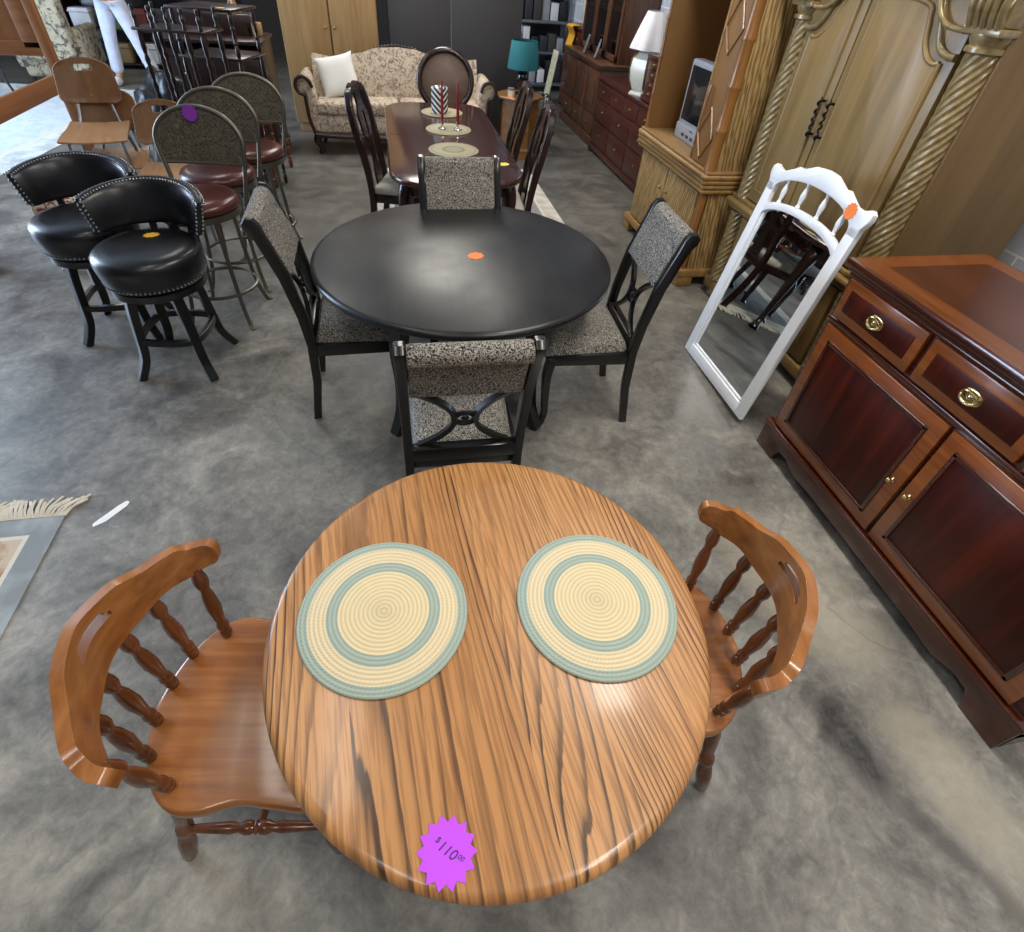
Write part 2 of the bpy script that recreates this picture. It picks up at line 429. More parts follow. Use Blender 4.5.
M['iron'] = plain('black_iron', '1e1a17', .45, .7)
M['silver_plastic'] = plain('silver_plastic', 'a6a9b3', .35, .2, 0, .05)
M['screen'] = plain('crt_screen', '1a1e22', .08, 0, .3, .1)
M['dresser'] = wood('cherry_dresser', '552a1e', '452018', '2f140f', 'Y', .8, .35, .2)
M['redchest'] = wood('reddish_chest', '63301f', '542718', '3c1a10', 'Y', .8, .4, .15)
M['hutchw'] = wood('walnut_hutch', '674430', '543523', '3a2316', 'Z', .8, .35, .2)
M['porcelain'] = plain('white_porcelain', 'd6d3c6', .2, 0, .4, .08, 12)
M['gilt'] = plain('gilt', 'a48a52', .3, .9)
M['shade'] = plain('ivory_shade', 'e4dedb', .85, 0, 0, .04)
M['wall_dark'] = plain('dark_painted_wall', '4b4a4c', .9, 0, 0, .06, 2)
M['shelfmetal'] = plain('galvanised_shelf', '7d8188', .4, .7)
M['headboard'] = wood('honey_oak', 'a26c45', '92603a', '744a2b', 'Z', .6, .38, .2)
M['headboard_h'] = wood('honey_oak_rail', 'a26c45', '92603a', '744a2b', 'X', .6, .38, .2)
M['headboard_y'] = wood('honey_oak_side', 'a26c45', '92603a', '744a2b', 'Y', .6, .38, .2)
M['floralpanel'] = floral('beige_floral', 'b0a48c', ('5e5850', '8f836c'), 9)
M['denim'] = plain('white_denim', 'c9cddd', .85, 0, 0, .12, 14)
M['skin'] = plain('skin', 'b98a6a', .55)
M['shirt'] = plain('grey_shirt', '5c6068', .85)
M['hair'] = plain('brown_hair', '2a1d15', .6)
M['shoe'] = plain('white_shoe', 'd5d8dc', .6)
M['dark_cherry2'] = wood('espresso_wood', '33201a', '281713', '1a0e0b', 'X', .8, .35, .25)
M['espresso_z'] = wood('espresso_posts', '2a1814', '1f110e', '150a08', 'Z', .8, .3, .3)
M['black_bag'] = leather('black_vinyl', '121317', .35)
M['stoolwood'] = wood('chestnut_stool', '6b3f22', '5b3019', '3e1e0f', 'X', .8, .3, .3)
M['pale_rug'] = None
def rugmat(name, a, b, border, x, y, w):
    t = NT(name); v = t.map(); s = t.N('SeparateXYZ'); t.L(v, s.inputs[0])
    ax = t.math('SUBTRACT', x, t.math('ABSOLUTE', s.outputs[0])); ay = t.math('SUBTRACT', y, t.math('ABSOLUTE', s.outputs[1]))
    e = t.math('MINIMUM', ax, ay)
    f = t.noise(v, 9, 4, .6, 1)
    c = t.mix(t.ramp(f, [(.42, BLK), (.6, WHT)]), hx(a), hx(b))
    g = t.math('MULTIPLY', e, 1/w)
    k = t.ramp(g, [(0, WHT), (.80, (.0,)*3)], 'CONSTANT')
    ln = t.ramp(g, [(0, BLK), (.80, WHT), (.95, BLK)], 'CONSTANT')
    bf = t.mix(t.ramp(t.noise(v, 6, 3, .6), [(.4, BLK), (.6, WHT)]), hx(border), tuple(q*.72 for q in hx(border)))
    c = t.mix(k, c, bf); c = t.mix(ln, c, hx('d8d2c6'))
    t.bump(t.noise(v, 300, 2), .3, .002)
    return t.out(c, .95, 0, 0, .1)
M['rug_a'] = rugmat('grey_border_rug', 'c9b9a6', 'a9876f', 'a3abb0', .62, .89, .11)
M['rug_b'] = rugmat('cream_rug', '9a9890', '8c8f92', 'd4cfc2', .8, 1.15, .16)
M['rug_c'] = rugmat('pale_blue_rug', 'ccd6de', 'bccad6', 'd6dee2', 1.5, 2.5, .35)
M['fringe'] = plain('cream_fringe', 'd9d2c4', .95)
M['wall'] = plain('painted_wall', '8d8d90', .9, 0, 0, .05, 2)
M['ceil'] = plain('ceiling_paint', 'b5b5b5', .9, 0, 0, .05, 2)
M['block'] = blockwall('painted_block')
M['paper'] = plain('white_paper', 'eef0f2', .8, 0, 0, .02)

# ------------------------------------------------------------------ room
def slab(name, x0, y0, z0, x1, y1, z1, m):
    return struct(MB().box(x0, y0, z0, x1, y1, z1).build(name, m))
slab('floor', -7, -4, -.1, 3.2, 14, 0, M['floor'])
slab('ceiling', -7, -4, 3.6, 3.2, 14, 3.7, M['ceil'])
slab('wall_right', 3.0, -4, 0, 3.2, 14, 3.6, M['block'])
slab('wall_back', -7, 13.8, 0, 3.0, 14, 3.6, M['wall_dark'])
slab('wall_front', -7, -4, 0, 3.0, -3.8, 3.6, M['wall'])
w = MB(); w.box(-7, -3.8, 0, -6.8, 1.0, 3.6); w.box(-7, 1.0, 2.9, -6.8, 10.5, 3.6); w.box(-7, 10.5, 0, -6.8, 13.8, 3.6)
struct(w.build('wall_left', M['wall']))
w = MB(); w.box(-6.86, 1.0, 0, -6.74, 1.1, 2.9); w.box(-6.86, 10.4, 0, -6.74, 10.5, 2.9); w.box(-6.86, 1.0, 2.8, -6.74, 10.5, 2.9)
struct(w.build('trim_1', M['charcoal']))

# ------------------------------------------------------------------ star shaped price cards
def star(n, r0, r1, sx=1, sy=1):
    return [((r0 if i % 2 else r1)*math.cos(PI*i/n)*sx, (r0 if i % 2 else r1)*math.sin(PI*i/n)*sy) for i in range(2*n)]
def price_card(name, label, m, loc, rz, n, r0, r1, sx=1, sy=1, rot=None):
    o = MB().prism(star(n, r0, r1, sx, sy), 0, .0008).build(name, m)
    o.location = loc; o.rotation_euler = rot if rot else (0, 0, rz)
    return tag(o, label, 'price tag', 'star shaped price tags')

# ------------------------------------------------------------------ oak pedestal table
def table_oak():
    t = thing('pedestal_table', 'round honey oak dining table with dark streaked grain and two braided placemats', 'table', (.138, .551, 0))
    r = .451
    prof = [(0, .703), (r-.03, .703), (r-.008, .708), (r, .716), (r+.001, .728), (r-.004, .738), (r-.011, .7425), (r-.02, .7445), (0, .745)]
    MB().lathe(prof, 128).build('tabletop', M['oak_top'], t, 50)
    MB().lathe([(r-.10, .63), (r-.10, .703), (r-.12, .703), (r-.12, .63), (r-.10, .63)], 64, cap=False).build('apron', M['oak_edge'], t)
    p = [(.075, .14), (.08, .20), (.06, .24), (.075, .30), (.088, .38), (.07, .46), (.05, .52), (.055, .56), (.10, .60), (.11, .64), (.2, .66), (.2, .70)]
    MB().lathe(p, 32).build('pedestal', M['chair_turn'], t)
    for a in (65, 155, 245, 335):
        poly = [(.04, .12), (.04, .24), (.12, .235), (.22, .17), (.31, .075), (.35, .045), (.36, .0), (.28, .0), (.25, .03), (.16, .10), (.09, .125)]
        MB().prism(poly, -.03, .03, Matrix.Rotation(R(a), 4, 'Z') @ XZ, .006).build('foot', M['chair_turn'], t)
    return t
table_oak()
def placemat(x, y, rz, label):
    r = .172
    prof = [(0, 0), (r-.003, 0), (r, .003), (r-.002, .006), (r-.006, .0075), (0, .0075)]
    o = MB().lathe(prof, 96).build('placemat', M['mat']); o.location = (x, y, .7456); o.rotation_euler = (0, 0, rz)
    o.scale = (1, 1, 1)
    return tag(o, label, 'placemat', 'braided round placemats on the oak table')
placemat(-.082, .588, .3, 'left of two round cream and sage braided placemats on the oak table')
placemat(.366, .548, 1.2, 'right of two round cream and sage braided placemats on the oak table')
o = price_card('price_card', 'magenta starburst price card lying near the edge of the oak table', M['magenta'], (.006, .176, .7456), R(-8), 14, .037, .047, 1, 1.02)
def text(body, size, loc, rz, parent, m):
    c = bpy.data.curves.new('price_writing', 'FONT'); c.body = body; c.size = size; c.extrude = .0001; c.shear = .3
    c.align_x = 'CENTER'; c.align_y = 'CENTER'; c.materials.append(m)
    tmp = bpy.data.objects.new('tmp', c); C.objects.link(tmp)
    me = bpy.data.meshes.new_from_object(tmp.evaluated_get(bpy.context.evaluated_depsgraph_get()))
    bpy.data.objects.remove(tmp); bpy.data.curves.remove(c)
    q = bpy.data.objects.new('price_writing', me); C.objects.link(q); q.parent = parent; q.location = loc; q.rotation_euler = (0, 0, rz)
    return q
zt = .0011
g = R(-32)
def along(d, up=0): return (d*math.cos(g)-up*math.sin(g)+.003, d*math.sin(g)+up*math.cos(g), zt)
text('$', .012, along(-.0235, .004), g, o, M['ink'])
text('110', .021, along(-.004), g, o, M['ink'])
text('00', .010, along(.0195, .003), g, o, M['ink'])

# ------------------------------------------------------------------ spindle back captain's chairs (front = +X)
SPIN = [(.009, 0), (.013, .04), (.014, .10), (.0105, .13), (.0145, .16), (.0145, .20), (.0105, .23), (.012, .28), (.017, .46), (.0145, .62), (.0105, .70), (.012, .74), (.0165, .80), (.0165, .86), (.012, .95), (.010, 1)]
LEG = [(.012, 0), (.018, .05), (.022, .2), (.019, .3), (.014, .34), (.02, .38), (.02, .43), (.014, .46), (.018, .55), (.023, .72), (.02, .8), (.014, .84), (.02, .88), (.02, .93), (.016, 1)]
STR = [(.008, 0), (.011, .15), (.014, .32), (.010, .38), (.016, .42), (.016, .46), (.012, .485), (.016, .5), (.012, .515), (.016, .54), (.016, .58), (.010, .62), (.014, .68), (.011, .85), (.008, 1)]
def captain_chair(loc, rz, label):
    t = thing('captain_chair', label, 'chair', loc, rz, 'spindle back chairs at the oak table')
    half = spline([(.20, 0, 0), (.20, .10, 0), (.195, .17, 0), (.165, .207, 0), (.10, .203, 0), (.02, .195, 0), (-.05, .212, 0), (-.11, .208, 0), (-.165, .165, 0), (-.205, .09, 0), (-.222, 0, 0)], 5)
    pts = [(p.x, p.y) for p in half]; pts += [(x, -y) for x, y in pts[-2:0:-1]]
    MB().prism(pts, .408, .445, None, .010, 3).build('seat', M['chair_seat'], t)
    bases = [(-.120, .163), (-.182, .112), (-.199, .040)]; tops = [(-.138, .196), (-.200, .118), (-.228, .041)]
    for (bx, by), (tx, ty) in zip(bases, tops):
        for s in (1, -1):
            MB().turned((bx, s*by, .440), (tx, s*ty, .693), SPIN).build('spindle', M['chair_turn'], t)
    # bent rail
    path = spline([(-.084, -.224, 0), (-.118, -.218, 0), (-.155, -.190, 0), (-.205, -.108, 0), (-.236, 0, 0), (-.205, .108, 0), (-.155, .190, 0), (-.118, .218, 0), (-.084, .224, 0)], 10)
    n = len(path)-1
    def hi(s): return interp([(0, .728), (.02, .743), (.06, .750), (.2, .752), (.27, .768), (.33, .772), (.42, .795), (.5, .80)], s if s <= .5 else 1-s)
    def lo(s): return interp([(0, .712), (.02, .700), (.06, .692), (.14, .686), (.24, .680), (.33, .690), (.42, .682), (.5, .680)], s if s <= .5 else 1-s)
    NV = 10
    def f(u, v):
        i = min(int(round(u*n)), n); p = path[i]
        z = lo(u)+(hi(u)-lo(u))*v
        d = Vector((p.x+.03, p.y*.9, 0)).normalized()
        k = (z-.65)*.16
        return Vector((p.x+d.x*k, p.y+d.y*k, z))
    def sk(i, j): return abs(i+.5-n/2) < 5.2 and 6 <= j <= 7 and not (abs(i+.5-n/2) > 4.2 and j != 6)
    MB().grid(f, n, NV, sk, .024).build('back_rail', M['chair_wood'], t, 60, 0, .009)
    for s in (1, -1):
        MB().turned((-.205, s*.205, 0), (-.135, s*.14, .412), LEG).build('leg', M['chair_turn'], t)
        MB().turned((.175, s*.195, 0), (.135, s*.15, .412), LEG).build('leg', M['chair_turn'], t)
        MB().turned((-.178, s*.180, .165), (.160, s*.178, .165), STR).build('stretcher', M['chair_turn'], t)
    MB().turned((0, -.18, .165), (0, .18, .165), STR).build('cross_stretcher', M['chair_turn'], t)
    return t
cc = captain_chair((-.400, .575, 0), R(-9), 'spindle back wooden chair pulled out at the left of the oak table')
dup(cc, (.592, .568, 0), R(168), 'spindle back wooden chair tucked under the right of the oak table')

# ------------------------------------------------------------------ black dining set
def table_black():
    t = thing('dining_table', 'round black dining table with worn top and curved legs among patterned chairs', 'table', (.292, 2.255, 0))
    r = .655
    MB().lathe([(0, .715), (r-.03, .715), (r-.006, .722), (r, .732), (r-.001, .744), (r-.010, .752), (r-.02, .755), (0, .755)], 128).build('tabletop', M['black_top'], t, 50)
    MB().lathe([(.46, .64), (.46, .716), (.43, .716), (.43, .64), (.46, .64)], 64, cap=False).build('apron', M['black_wood'], t)
    for a in (45, 135, 222, 312):
        path = spline([(.37, 0, .69), (.40, 0, .60), (.425, 0, .45), (.415, 0, .28), (.43, 0, .12), (.485, 0, .0)], 6)
        m = MB().tube(path, [1.25-.45*i/(len(path)-1) for i in range(len(path))], sq=(.05, .065))
        bmesh.ops.transform(m.bm, matrix=Matrix.Rotation(R(a), 4, 'Z'), verts=m.bm.verts)
        m.build('leg', M['black_wood'], t, bev=.005)
    return t
table_black()
price_card('price_card', 'small orange price card lying on the round black table', M['orange'], (.342, 2.235, .7556), R(40), 8, .034, .040, 1, .9)

def parsons_chair():
    t = thing('upholstered_chair', 'x', 'chair', (0, 0, 0), 0, 'black chairs with silver patterned cloth at the round black table')
    prof = [(-.258, 0), (-.222, 0), (-.188, .22), (-.178, .42), (-.190, .56), (-.225, .75), (-.280, .91), (-.293, .955), (-.312, .982), (-.340, .985), (-.356, .965), (-.350, .940), (-.330, .918), (-.270, .74), (-.232, .56), (-.218, .42), (-.226, .22)]
    for y in (-.21, .178):
        MB().prism(prof, y, y+.032, XZ, .005).build('rear_post', M['black_wood'], t)
    # upholstered back panel rolling over backwards at the top
    front = spline([(-.222, .745, 0), (-.245, .82, 0), (-.277, .90, 0), (-.292, .945, 0), (-.308, .970, 0), (-.332, .978, 0), (-.357, .966, 0), (-.366, .942, 0), (-.357, .920, 0), (-.338, .911, 0), (-.322, .914, 0), (-.313, .890, 0), (-.292, .83, 0), (-.264, .745, 0)], 4)
    MB().prism([(p.x, p.y) for p in front], -.176, .176, XZ, .006).build('back_cushion', M['damask'], t)
    m = MB()                                                   # pierced splat: two arcs back to back, an oval between
    def bp(y, z): return (-.205-(z-.54)*.19, y, z)
    for s in (1, -1):
        m.tube([bp(s*(.034+.125*((z-.610)/.138)**2), z) for z in [.474+.281*i/20 for i in range(21)]], 1, sq=(.020, .018))
    m.tube([bp(.042*math.cos(a), .610+.030*math.sin(a)) for a in [2*PI*i/20 for i in range(20)]], .007, 8, True)
    m.sphere(bp(0, .610), .014, 10, 8, (.6, 1, 1))
    m.tube([bp(.026*math.cos(a), .610+.018*math.sin(a)) for a in [2*PI*i/16 for i in range(16)]], .003, 6, True)
    m.build('back_splat', M['black_wood'], t)
    MB().box(-.222, -.18, .420, -.184, .18, .478, .004).build('back_rail', M['black_wood'], t)
    MB().box(-.195, -.205, .36, .195, .205, .42, .006).build('seat_frame', M['black_wood'], t)
    def f(u, v):
        x = -.185+.395*u; y = (v-.5)*(.36+.05*u)
        e = min(1, min(u, 1-u, v, 1-v)*7); return Vector((x, y, .42+.055*math.sqrt(max(0, 1-(1-e)**2))+.012*math.sin(PI*u)*math.sin(PI*v)))
    m = MB().grid(f, 20, 20)
    m.build('seat_cushion', M['damask'], t, 80)
    for s in (1, -1):
        path = spline([(.175, s*.185, .40), (.19, s*.19, .30), (.185, s*.188, .17), (.178, s*.186, .07), (.192, s*.19, 0)], 5)
        MB().tube(path, [1.25-.5*i/(len(path)-1) for i in range(len(path))], sq=(.034, .038)).build('front_leg', M['black_wood'], t, bev=.004)
    return t
pc = parsons_chair()
pc.location = (.185, 1.545, 0); pc.rotation_euler = (0, 0, R(89)); pc['label'] = 'black chair with silver patterned cloth, back turned to the oak table'
dup(pc, (-.205, 2.300, 0), R(1), 'black chair with silver patterned cloth at left of the round black table')
dup(pc, (.845, 2.110, 0), R(177), 'black chair with silver patterned cloth at right of the round black table')
dup(pc, (.345, 2.565, 0), R(270), 'black chair with silver patterned cloth between the black table and the cherry table')

# ------------------------------------------------------------------ mirror leaning by the sideboard
def standing_mirror():
    t = thing('leaning_mirror', 'white framed mirror with arched spindle top leaning beside the mahogany sideboard', 'mirror', (1.715, 2.16, 0.0))
    up = Vector((.181, .033, .983)).normalized(); yy = Vector((.05, .99, 0)).normalized(); yy = (yy-up*yy.dot(up)).normalized()
    nn = yy.cross(up)
    if nn.x > 0: nn = -nn
    # local axes: x = along width (towards far side), y = up the frame, z = out of the face
    Mx = Matrix((( yy.x, up.x, nn.x, 0), (yy.y, up.y, nn.y, 0), (yy.z, up.z, nn.z, 0.012), (0, 0, 0, 1)))
    W = .355
    def strip(poly, z0, z1, name, m, bev=.004):
        return MB().prism(poly, z0, z1, Mx, bev).build(name, m, t)
    inner = [(x, y) for x, y in arc(0, .80, W-.062, 0, 180, 20, .10)]
    # lower frame: stiles, bottom rail and arched upper rail
    fr = MB()
    for s in (1, -1):
        fr.prism([(s*W, 0), (s*(W-.060), 0), (s*(W-.060), 1.0), (s*W, 1.0)], 0, .028, Mx, .005)
        fr.prism([(s*(W-.064), .06), (s*(W-.076), .06), (s*(W-.076), .86), (s*(W-.064), .86)], .0, .018, Mx, .003)
    fr.prism([(-W+.05, 0), (W-.05, 0), (W-.05, .062), (-W+.05, .062)], 0, .028, Mx, .005)
    fr.prism([(-W+.05, .06), (W-.05, .06), (W-.05, .076), (-W+.05, .076)], 0, .018, Mx, .003)
    lo = arc(0, .845, W-.058, 0, 180, 24, .072); hi = arc(0, .885, W-.058, 180, 0, 24, .065)
    fr.prism(lo+hi, 0, .026, Mx, .004)
    fr.build('frame', M['white_paint'], t)
    # scrolled crest
    cr = [(-W, 1.00), (-W-.010, 1.015), (-W-.022, 1.04), (-W-.020, 1.065), (-W+.0, 1.078), (-W+.02, 1.070), (-W+.05, 1.062), (-W+.09, 1.066), (-.22, 1.085), (-.18, 1.105), (-.15, 1.102), (-.11, 1.118), (-.07, 1.134), (-.03, 1.138), (0, 1.140)]; cr = cr+[(-x, z) for x, z in cr[-2::-1]]
    under = arc(0, .975, W-.06, 0, 180, 20, .085)
    strip([(W-.06, .955)]+[] if False else cr[::-1]+[(-W, .96), (-W+.06, .96)]+under[::-1]+[(W-.06, .96), (W, .96)], 0, .028, 'crest', M['white_paint'], .003)
    for k in (-.22, -.075, .075, .22):
        z0 = .885+.065*math.sqrt(max(0, 1-(k/(W-.058))**2))-.008; z1 = .975+.085*math.sqrt(max(0, 1-(k/(W-.06))**2))+.01
        a = Mx @ Vector((k, z0, .013)); b = Mx @ Vector((k, z1, .013))
        MB().turned(a, b, [(.006, 0), (.012, .1), (.007, .18), (.010, .3), (.014, .5), (.010, .7), (.007, .82), (.012, .9), (.006, 1)], 12).build('spindle', M['white_paint'], t)
    MB().prism([(-W+.05, .05), (W-.05, .05)]+arc(0, .85, W-.05, 0, 180, 20, .08), .004, .010, Mx).build('mirror_pane', M['mirror'], t)
    MB().prism([(-W+.03, .03), (W-.03, .03), (W-.03, .86), (-W+.03, .86)], -.006, .003, Mx).build('backing', M['tan'], t)
    q = price_card('price_card', 'orange price card stuck on the white mirror crest', M['orange'], (0, 0, 0), 0, 12, .030, .036)
    q.matrix_world = Matrix.Translation(t.location) @ Mx @ Matrix.Translation((-.258, 1.042, .0285))
    return t
standing_mirror()

# ------------------------------------------------------------------ mahogany sideboard
def sideboard():
    Y0, Y1, X0, X1 = .29, 1.655, 1.735, 2.35
    t = thing('sideboard', 'glossy dark mahogany sideboard with inlaid banding and brass pulls by the block wall', 'sideboard', (X0, (Y0+Y1)/2, 0))
    ox, oy = -X0, -(Y0+Y1)/2
    def bx(m, x0, y0, z0, x1, y1, z1, b=.0): return m.box(x0+ox, y0+oy, z0, x1+ox, y1+oy, z1, b)
    m = MB(); bx(m, X0, Y0, .12, X1, Y1, .935, .003); m.build('carcass', M['maho'], t)
    m = MB(); bx(m, X0-.028, Y0-.028, .945, X1+.01, Y1+.028, .974, .007); bx(m, X0-.012, Y0-.014, .925, X1, Y1+.014, .948, .005)
    top = m.build('top', M['maho'], t)
    m = MB()                                                   # light banding inlaid around the top
    a, b = .045, .125
    for (x0, y0, x1, y1) in ((X0-.012, Y0-.02, X0+.08, Y1+.02), (X1-.085, Y0-.02, X1-.005, Y1+.02), (X0+.08, Y1-.065, X1-.085, Y1+.02), (X0+.08, Y0-.02, X1-.085, Y0+.065)):
        bx(m, x0, y0, .9738, x1, y1, .9746)
    m.build('top_banding', M['band_top'], top)
    m = MB(); bx(m, X0+.078, Y0+.06, .9736, X1-.083, Y1-.06, .9744); m.build('top_panel', M['top_panel'], top)
    # plinth with bracket feet
    yc = oy+(Y0+Y1)/2
    L = (Y1-Y0)/2+.022
    half = [(L, 0), (L, .145), (0, .145), (0, .055), (.36, .055), (.46, .04), (.50, .075), (.56, .085), (.595, .05), (.60, 0)]
    pl = [(p[0], p[1]) for p in half if True]
    right = [(0, .145), (0, .055), (.30, .055), (.42, .045), (.50, .075), (.55, .070), (.565, .04), (.575, 0), (L, 0), (L, .145)]
    poly = right+[(-x, z) for x, z in right[:1:-1]]
    m = MB(); m.prism([(-x, z) for x, z in reversed(right[2:])]+[(0, .055)]+right[2:], X0-.024+ox, X0+ox+.012, YZ, .004)
    for s in (Y0-.022, Y1+.004): bx(m, X0-.01, s, 0, X0+.12, s+.018, .145, .003); bx(m, X1-.12, s, 0, X1, s+.018, .145, .003); bx(m, X0, s, .07, X1, s+.018, .145, .003)
    bx(m, X0-.030, Y0-.026, .135, X0+.01, Y1+.026, .155, .005)
    m.build('plinth', M['maho'], t)
    m = MB(); bx(m, X0-.016, Y0, .725, X0+.01, Y1, .742, .004); bx(m, X0-.012, Y0, .915, X0+.01, Y1, .926, .003); m.build('rail_moulding', M['maho'], t)
    def panel_front(name, y0, y1, z0, z1, band, pm, raised):
        m = MB(); bx(m, X0-.018, y0, z0, X0+.002, y1, z1, .003); d = m.build(name, M['band'] if raised else M['band'], t)
        m = MB()
        bx(m, X0-.0205, y0+band, z0+band, X0-.012, y1-band, z1-band, .002); m.build('veneer_panel', pm, d)
        if raised:
            m = MB()
            for (ya, yb, za, zb) in ((y0+band-.012, y0+band+.004, z0+band-.012, z1-band+.012), (y1-band-.004, y1-band+.012, z0+band-.012, z1-band+.012)):
                bx(m, X0-.025, ya, za, X0-.015, yb, zb, .003)
            for za in (z0+band-.012, z1-band-.004): bx(m, X0-.025, y0+band-.012, za, X0-.015, y1-band+.012, za+.016, .003)
            m.build('panel_moulding', M['maho'], d)
        return d
    for (y0, y1) in ((.335, .762), (.788, 1.205), (1.232, 1.632)):
        d = panel_front('drawer', y0, y1, .752, .912, .034, M['maho_panel'], False)
        c = ((y0+y1)/2+oy, .832)
        mm = MB(); mm.sphere((X0-.021+ox, c[0], c[1]), .036, 24, 12, (.10, 1, .72))
        mm.tube([(X0-.028+ox-.008*abs(math.sin(a)), c[0]+.029*math.cos(a), c[1]+.019*math.sin(a)) for a in [2*PI*i/24 for i in range(24)]], .0045, 8, True)
        mm.sphere((X0-.026+ox, c[0], c[1]), .013, 12, 8, (.6, 1, .9))
        mm.build('drawer_pull', M['brass'], d)
    for (y0, y1, ky) in ((.335, .975, .945), (.992, 1.632, 1.028)):
        d = panel_front('door', y0, y1, .165, .712, .062, M['maho_panel'], True)
        MB().lathe([(.010, 0), (.010, .003), (.004, .006), (.004, .012), (.009, .016), (.010, .022), (.006, .027), (0, .028)], 16, Matrix.Translation((X0-.018+ox, ky+oy, .42)) @ Matrix.Rotation(R(-90), 4, 'Y')).build('knob', M['brass'], d)
    return t
sideboard()

# ------------------------------------------------------------------ carved armoire
def armoire():
    X0, X1, Y0, Y1 = 2.17, 2.82, 1.94, 3.20
    t = thing('armoire', 'tall antiqued oak armoire with rope carved columns, behind the leaning white mirror', 'armoire', (X0, (Y0+Y1)/2, 0))
    oy = (Y0+Y1)/2
    hw = (Y1-Y0)/2
    def bx(m, x0, y0, z0, x1, y1, z1, b=0): return m.box(x0-X0, y0-oy, z0, x1-X0, y1-oy, z1, b)
    m = MB(); bx(m, X0+.03, Y0+.012, .66, X1, Y1-.012, 2.15, .004); m.build('upper_case', M['armoire_side'], t)
    m = MB(); bx(m, X0+.01, Y0, .12, X1, Y1, .62, .004); m.build('lower_case', M['armoire_side'], t)
    m = MB(); bx(m, X0-.03, Y0-.03, .615, X1, Y1+.02, .645, .01); bx(m, X0-.05, Y0-.045, .645, X1, Y1+.03, .675, .012); bx(m, X0-.02, Y0-.02, .675, X1, Y1+.015, .70, .008); m.build('waist_moulding', M['armoire'], t)
    m = MB(); bx(m, X0-.02, Y0-.02, .06, X1, Y1+.02, .13, .01); m.build('base_moulding', M['armoire'], t)
    for y in (Y0+.06, Y1-.06):
        MB().lathe([(.03, 0), (.055, .01), (.06, .035), (.045, .06), (.05, .075)], 20, Matrix.Translation((.05, y-oy, 0))).build('foot', M['carve'], t)
        MB().lathe([(.03, 0), (.05, .01), (.05, .075)], 16, Matrix.Translation((X1-X0-.08, y-oy, 0))).build('foot', M['carve'], t)
    # rope carved columns on the corners
    def rope(z0, z1, y, r=.060):
        m = MB()
        n = 300
        m.lathe([(r, z0+(z1-z0)*i/n) for i in range(n+1)], 88, Matrix.Translation((.022, y-oy, 0)), True,
                lambda rr, z, a: rr*(1-.10*abs(math.sin(5.5*a-z*76))**1.4))
        return m.build('rope_column', M['carve'], t)
    for y in (Y0+.085, Y1-.075):
        rope(.70, 1.60, y); rope(.14, .61, y)
        MB().lathe([(.062, 1.595), (.07, 1.60), (.07, 1.615), (.06, 1.62), (.072, 1.64), (.072, 1.655)], 24, Matrix.Translation((.02, y-oy, 0))).build('column_collar', M['carve'], t)
    # acanthus capitals
    for y in (Y0+.085, Y1-.075):
        m = MB()
        bx(m, X0-.05, y-.085, 1.65, X0+.04, y+.085, 1.675, .006)
        for k in range(-2, 3):
            pts = spline([(-.04, y-oy+k*.03, 1.675), (-.065, y-oy+k*.033, 1.73), (-.075, y-oy+k*.036, 1.80), (-.10, y-oy+k*.04, 1.85), (-.115, y-oy+k*.04, 1.83)], 5)
            m.tube(pts, [.016-.0004*i for i in range(len(pts))], 8)
        bx(m, X0-.04, y-.075, 1.675, X0+.04, y+.075, 1.87, .01)
        m.build('capital', M['carve'], t)
    m = MB(); bx(m, X0-.07, Y0-.05, 1.87, X1, Y1+.03, 1.92, .012); bx(m, X0-.10, Y0-.08, 1.92, X1, Y1+.035, 1.96, .012); bx(m, X0-.05, Y0-.03, 1.96, X1, Y1+.03, 2.18, .02); m.build('cornice', M['armoire'], t)
    # side frame of the upper case on the near end
    # doors with ogee topped raised panels
    for s, y0, y1 in ((1, Y0+.165, 2.686), (-1, 2.694, Y1-.13)):
        a, b = y0-oy, y1-oy
        hi = 1.86
        d = MB().prism([(a, .71), (b, .71), (b, hi), (a, hi)], -.004, .03, YZ, .004).build('door', M['armoire'], t)
        inn, outr = (b, a) if s == 1 else (a, b)               # inner stile side, outer side
        sg = 1 if inn > outr else -1
        st = .058
        curve = [(outr+sg*st, .78), (outr+sg*st, 1.545), (outr+sg*(st+.03), 1.538), (outr+sg*(st+.075), 1.553), (outr+sg*(st+.12), 1.60), (outr+sg*(st+.15), 1.67), (outr+sg*(st+.20), 1.72), (inn-sg*st-.0, 1.74), (inn-sg*st, .78)]
        sp = curve[:2]+[(p.x, p.y) for p in spline([(x, y, 0) for x, y in curve[1:8]], 5)][1:]+curve[8:]
        MB().prism(sp, -.016, .0, YZ, .012).build('raised_panel', M['armoire'], d)
        m = MB().tube([(-.010, x, z) for x, z in sp], .010, 8, True); m.build('panel_bead', M['armoire'], d)
        mo = spline([(outr+sg*.0, 1.57, 0), (outr+sg*.05, 1.573, 0), (outr+sg*.10, 1.60, 0), (outr+sg*.15, 1.68, 0), (outr+sg*.20, 1.75, 0), (outr+sg*.30, 1.775, 0), (inn, 1.78, 0)], 6)
        MB().tube([(-.010, p.x, p.y) for p in mo], .014, 10).build('ogee_moulding', M['carve'], d)
        hy = inn-sg*.032
        hp = [(-.03, hy, 1.14+.18*i/40) for i in range(41)]
        m = MB(); m.tube([(-.034+.004*math.cos(i*.8), hy+.007*math.sin(i*.8), 1.14+.18*i/40) for i in range(41)], [.003+.0045*abs(math.sin(i*.31)) for i in range(41)], 8)
        m.box(-.034, hy-.005, 1.15, -.002, hy+.005, 1.16); m.box(-.034, hy-.005, 1.30, -.002, hy+.005, 1.31); m.build('twisted_handle', M['iron'], d)
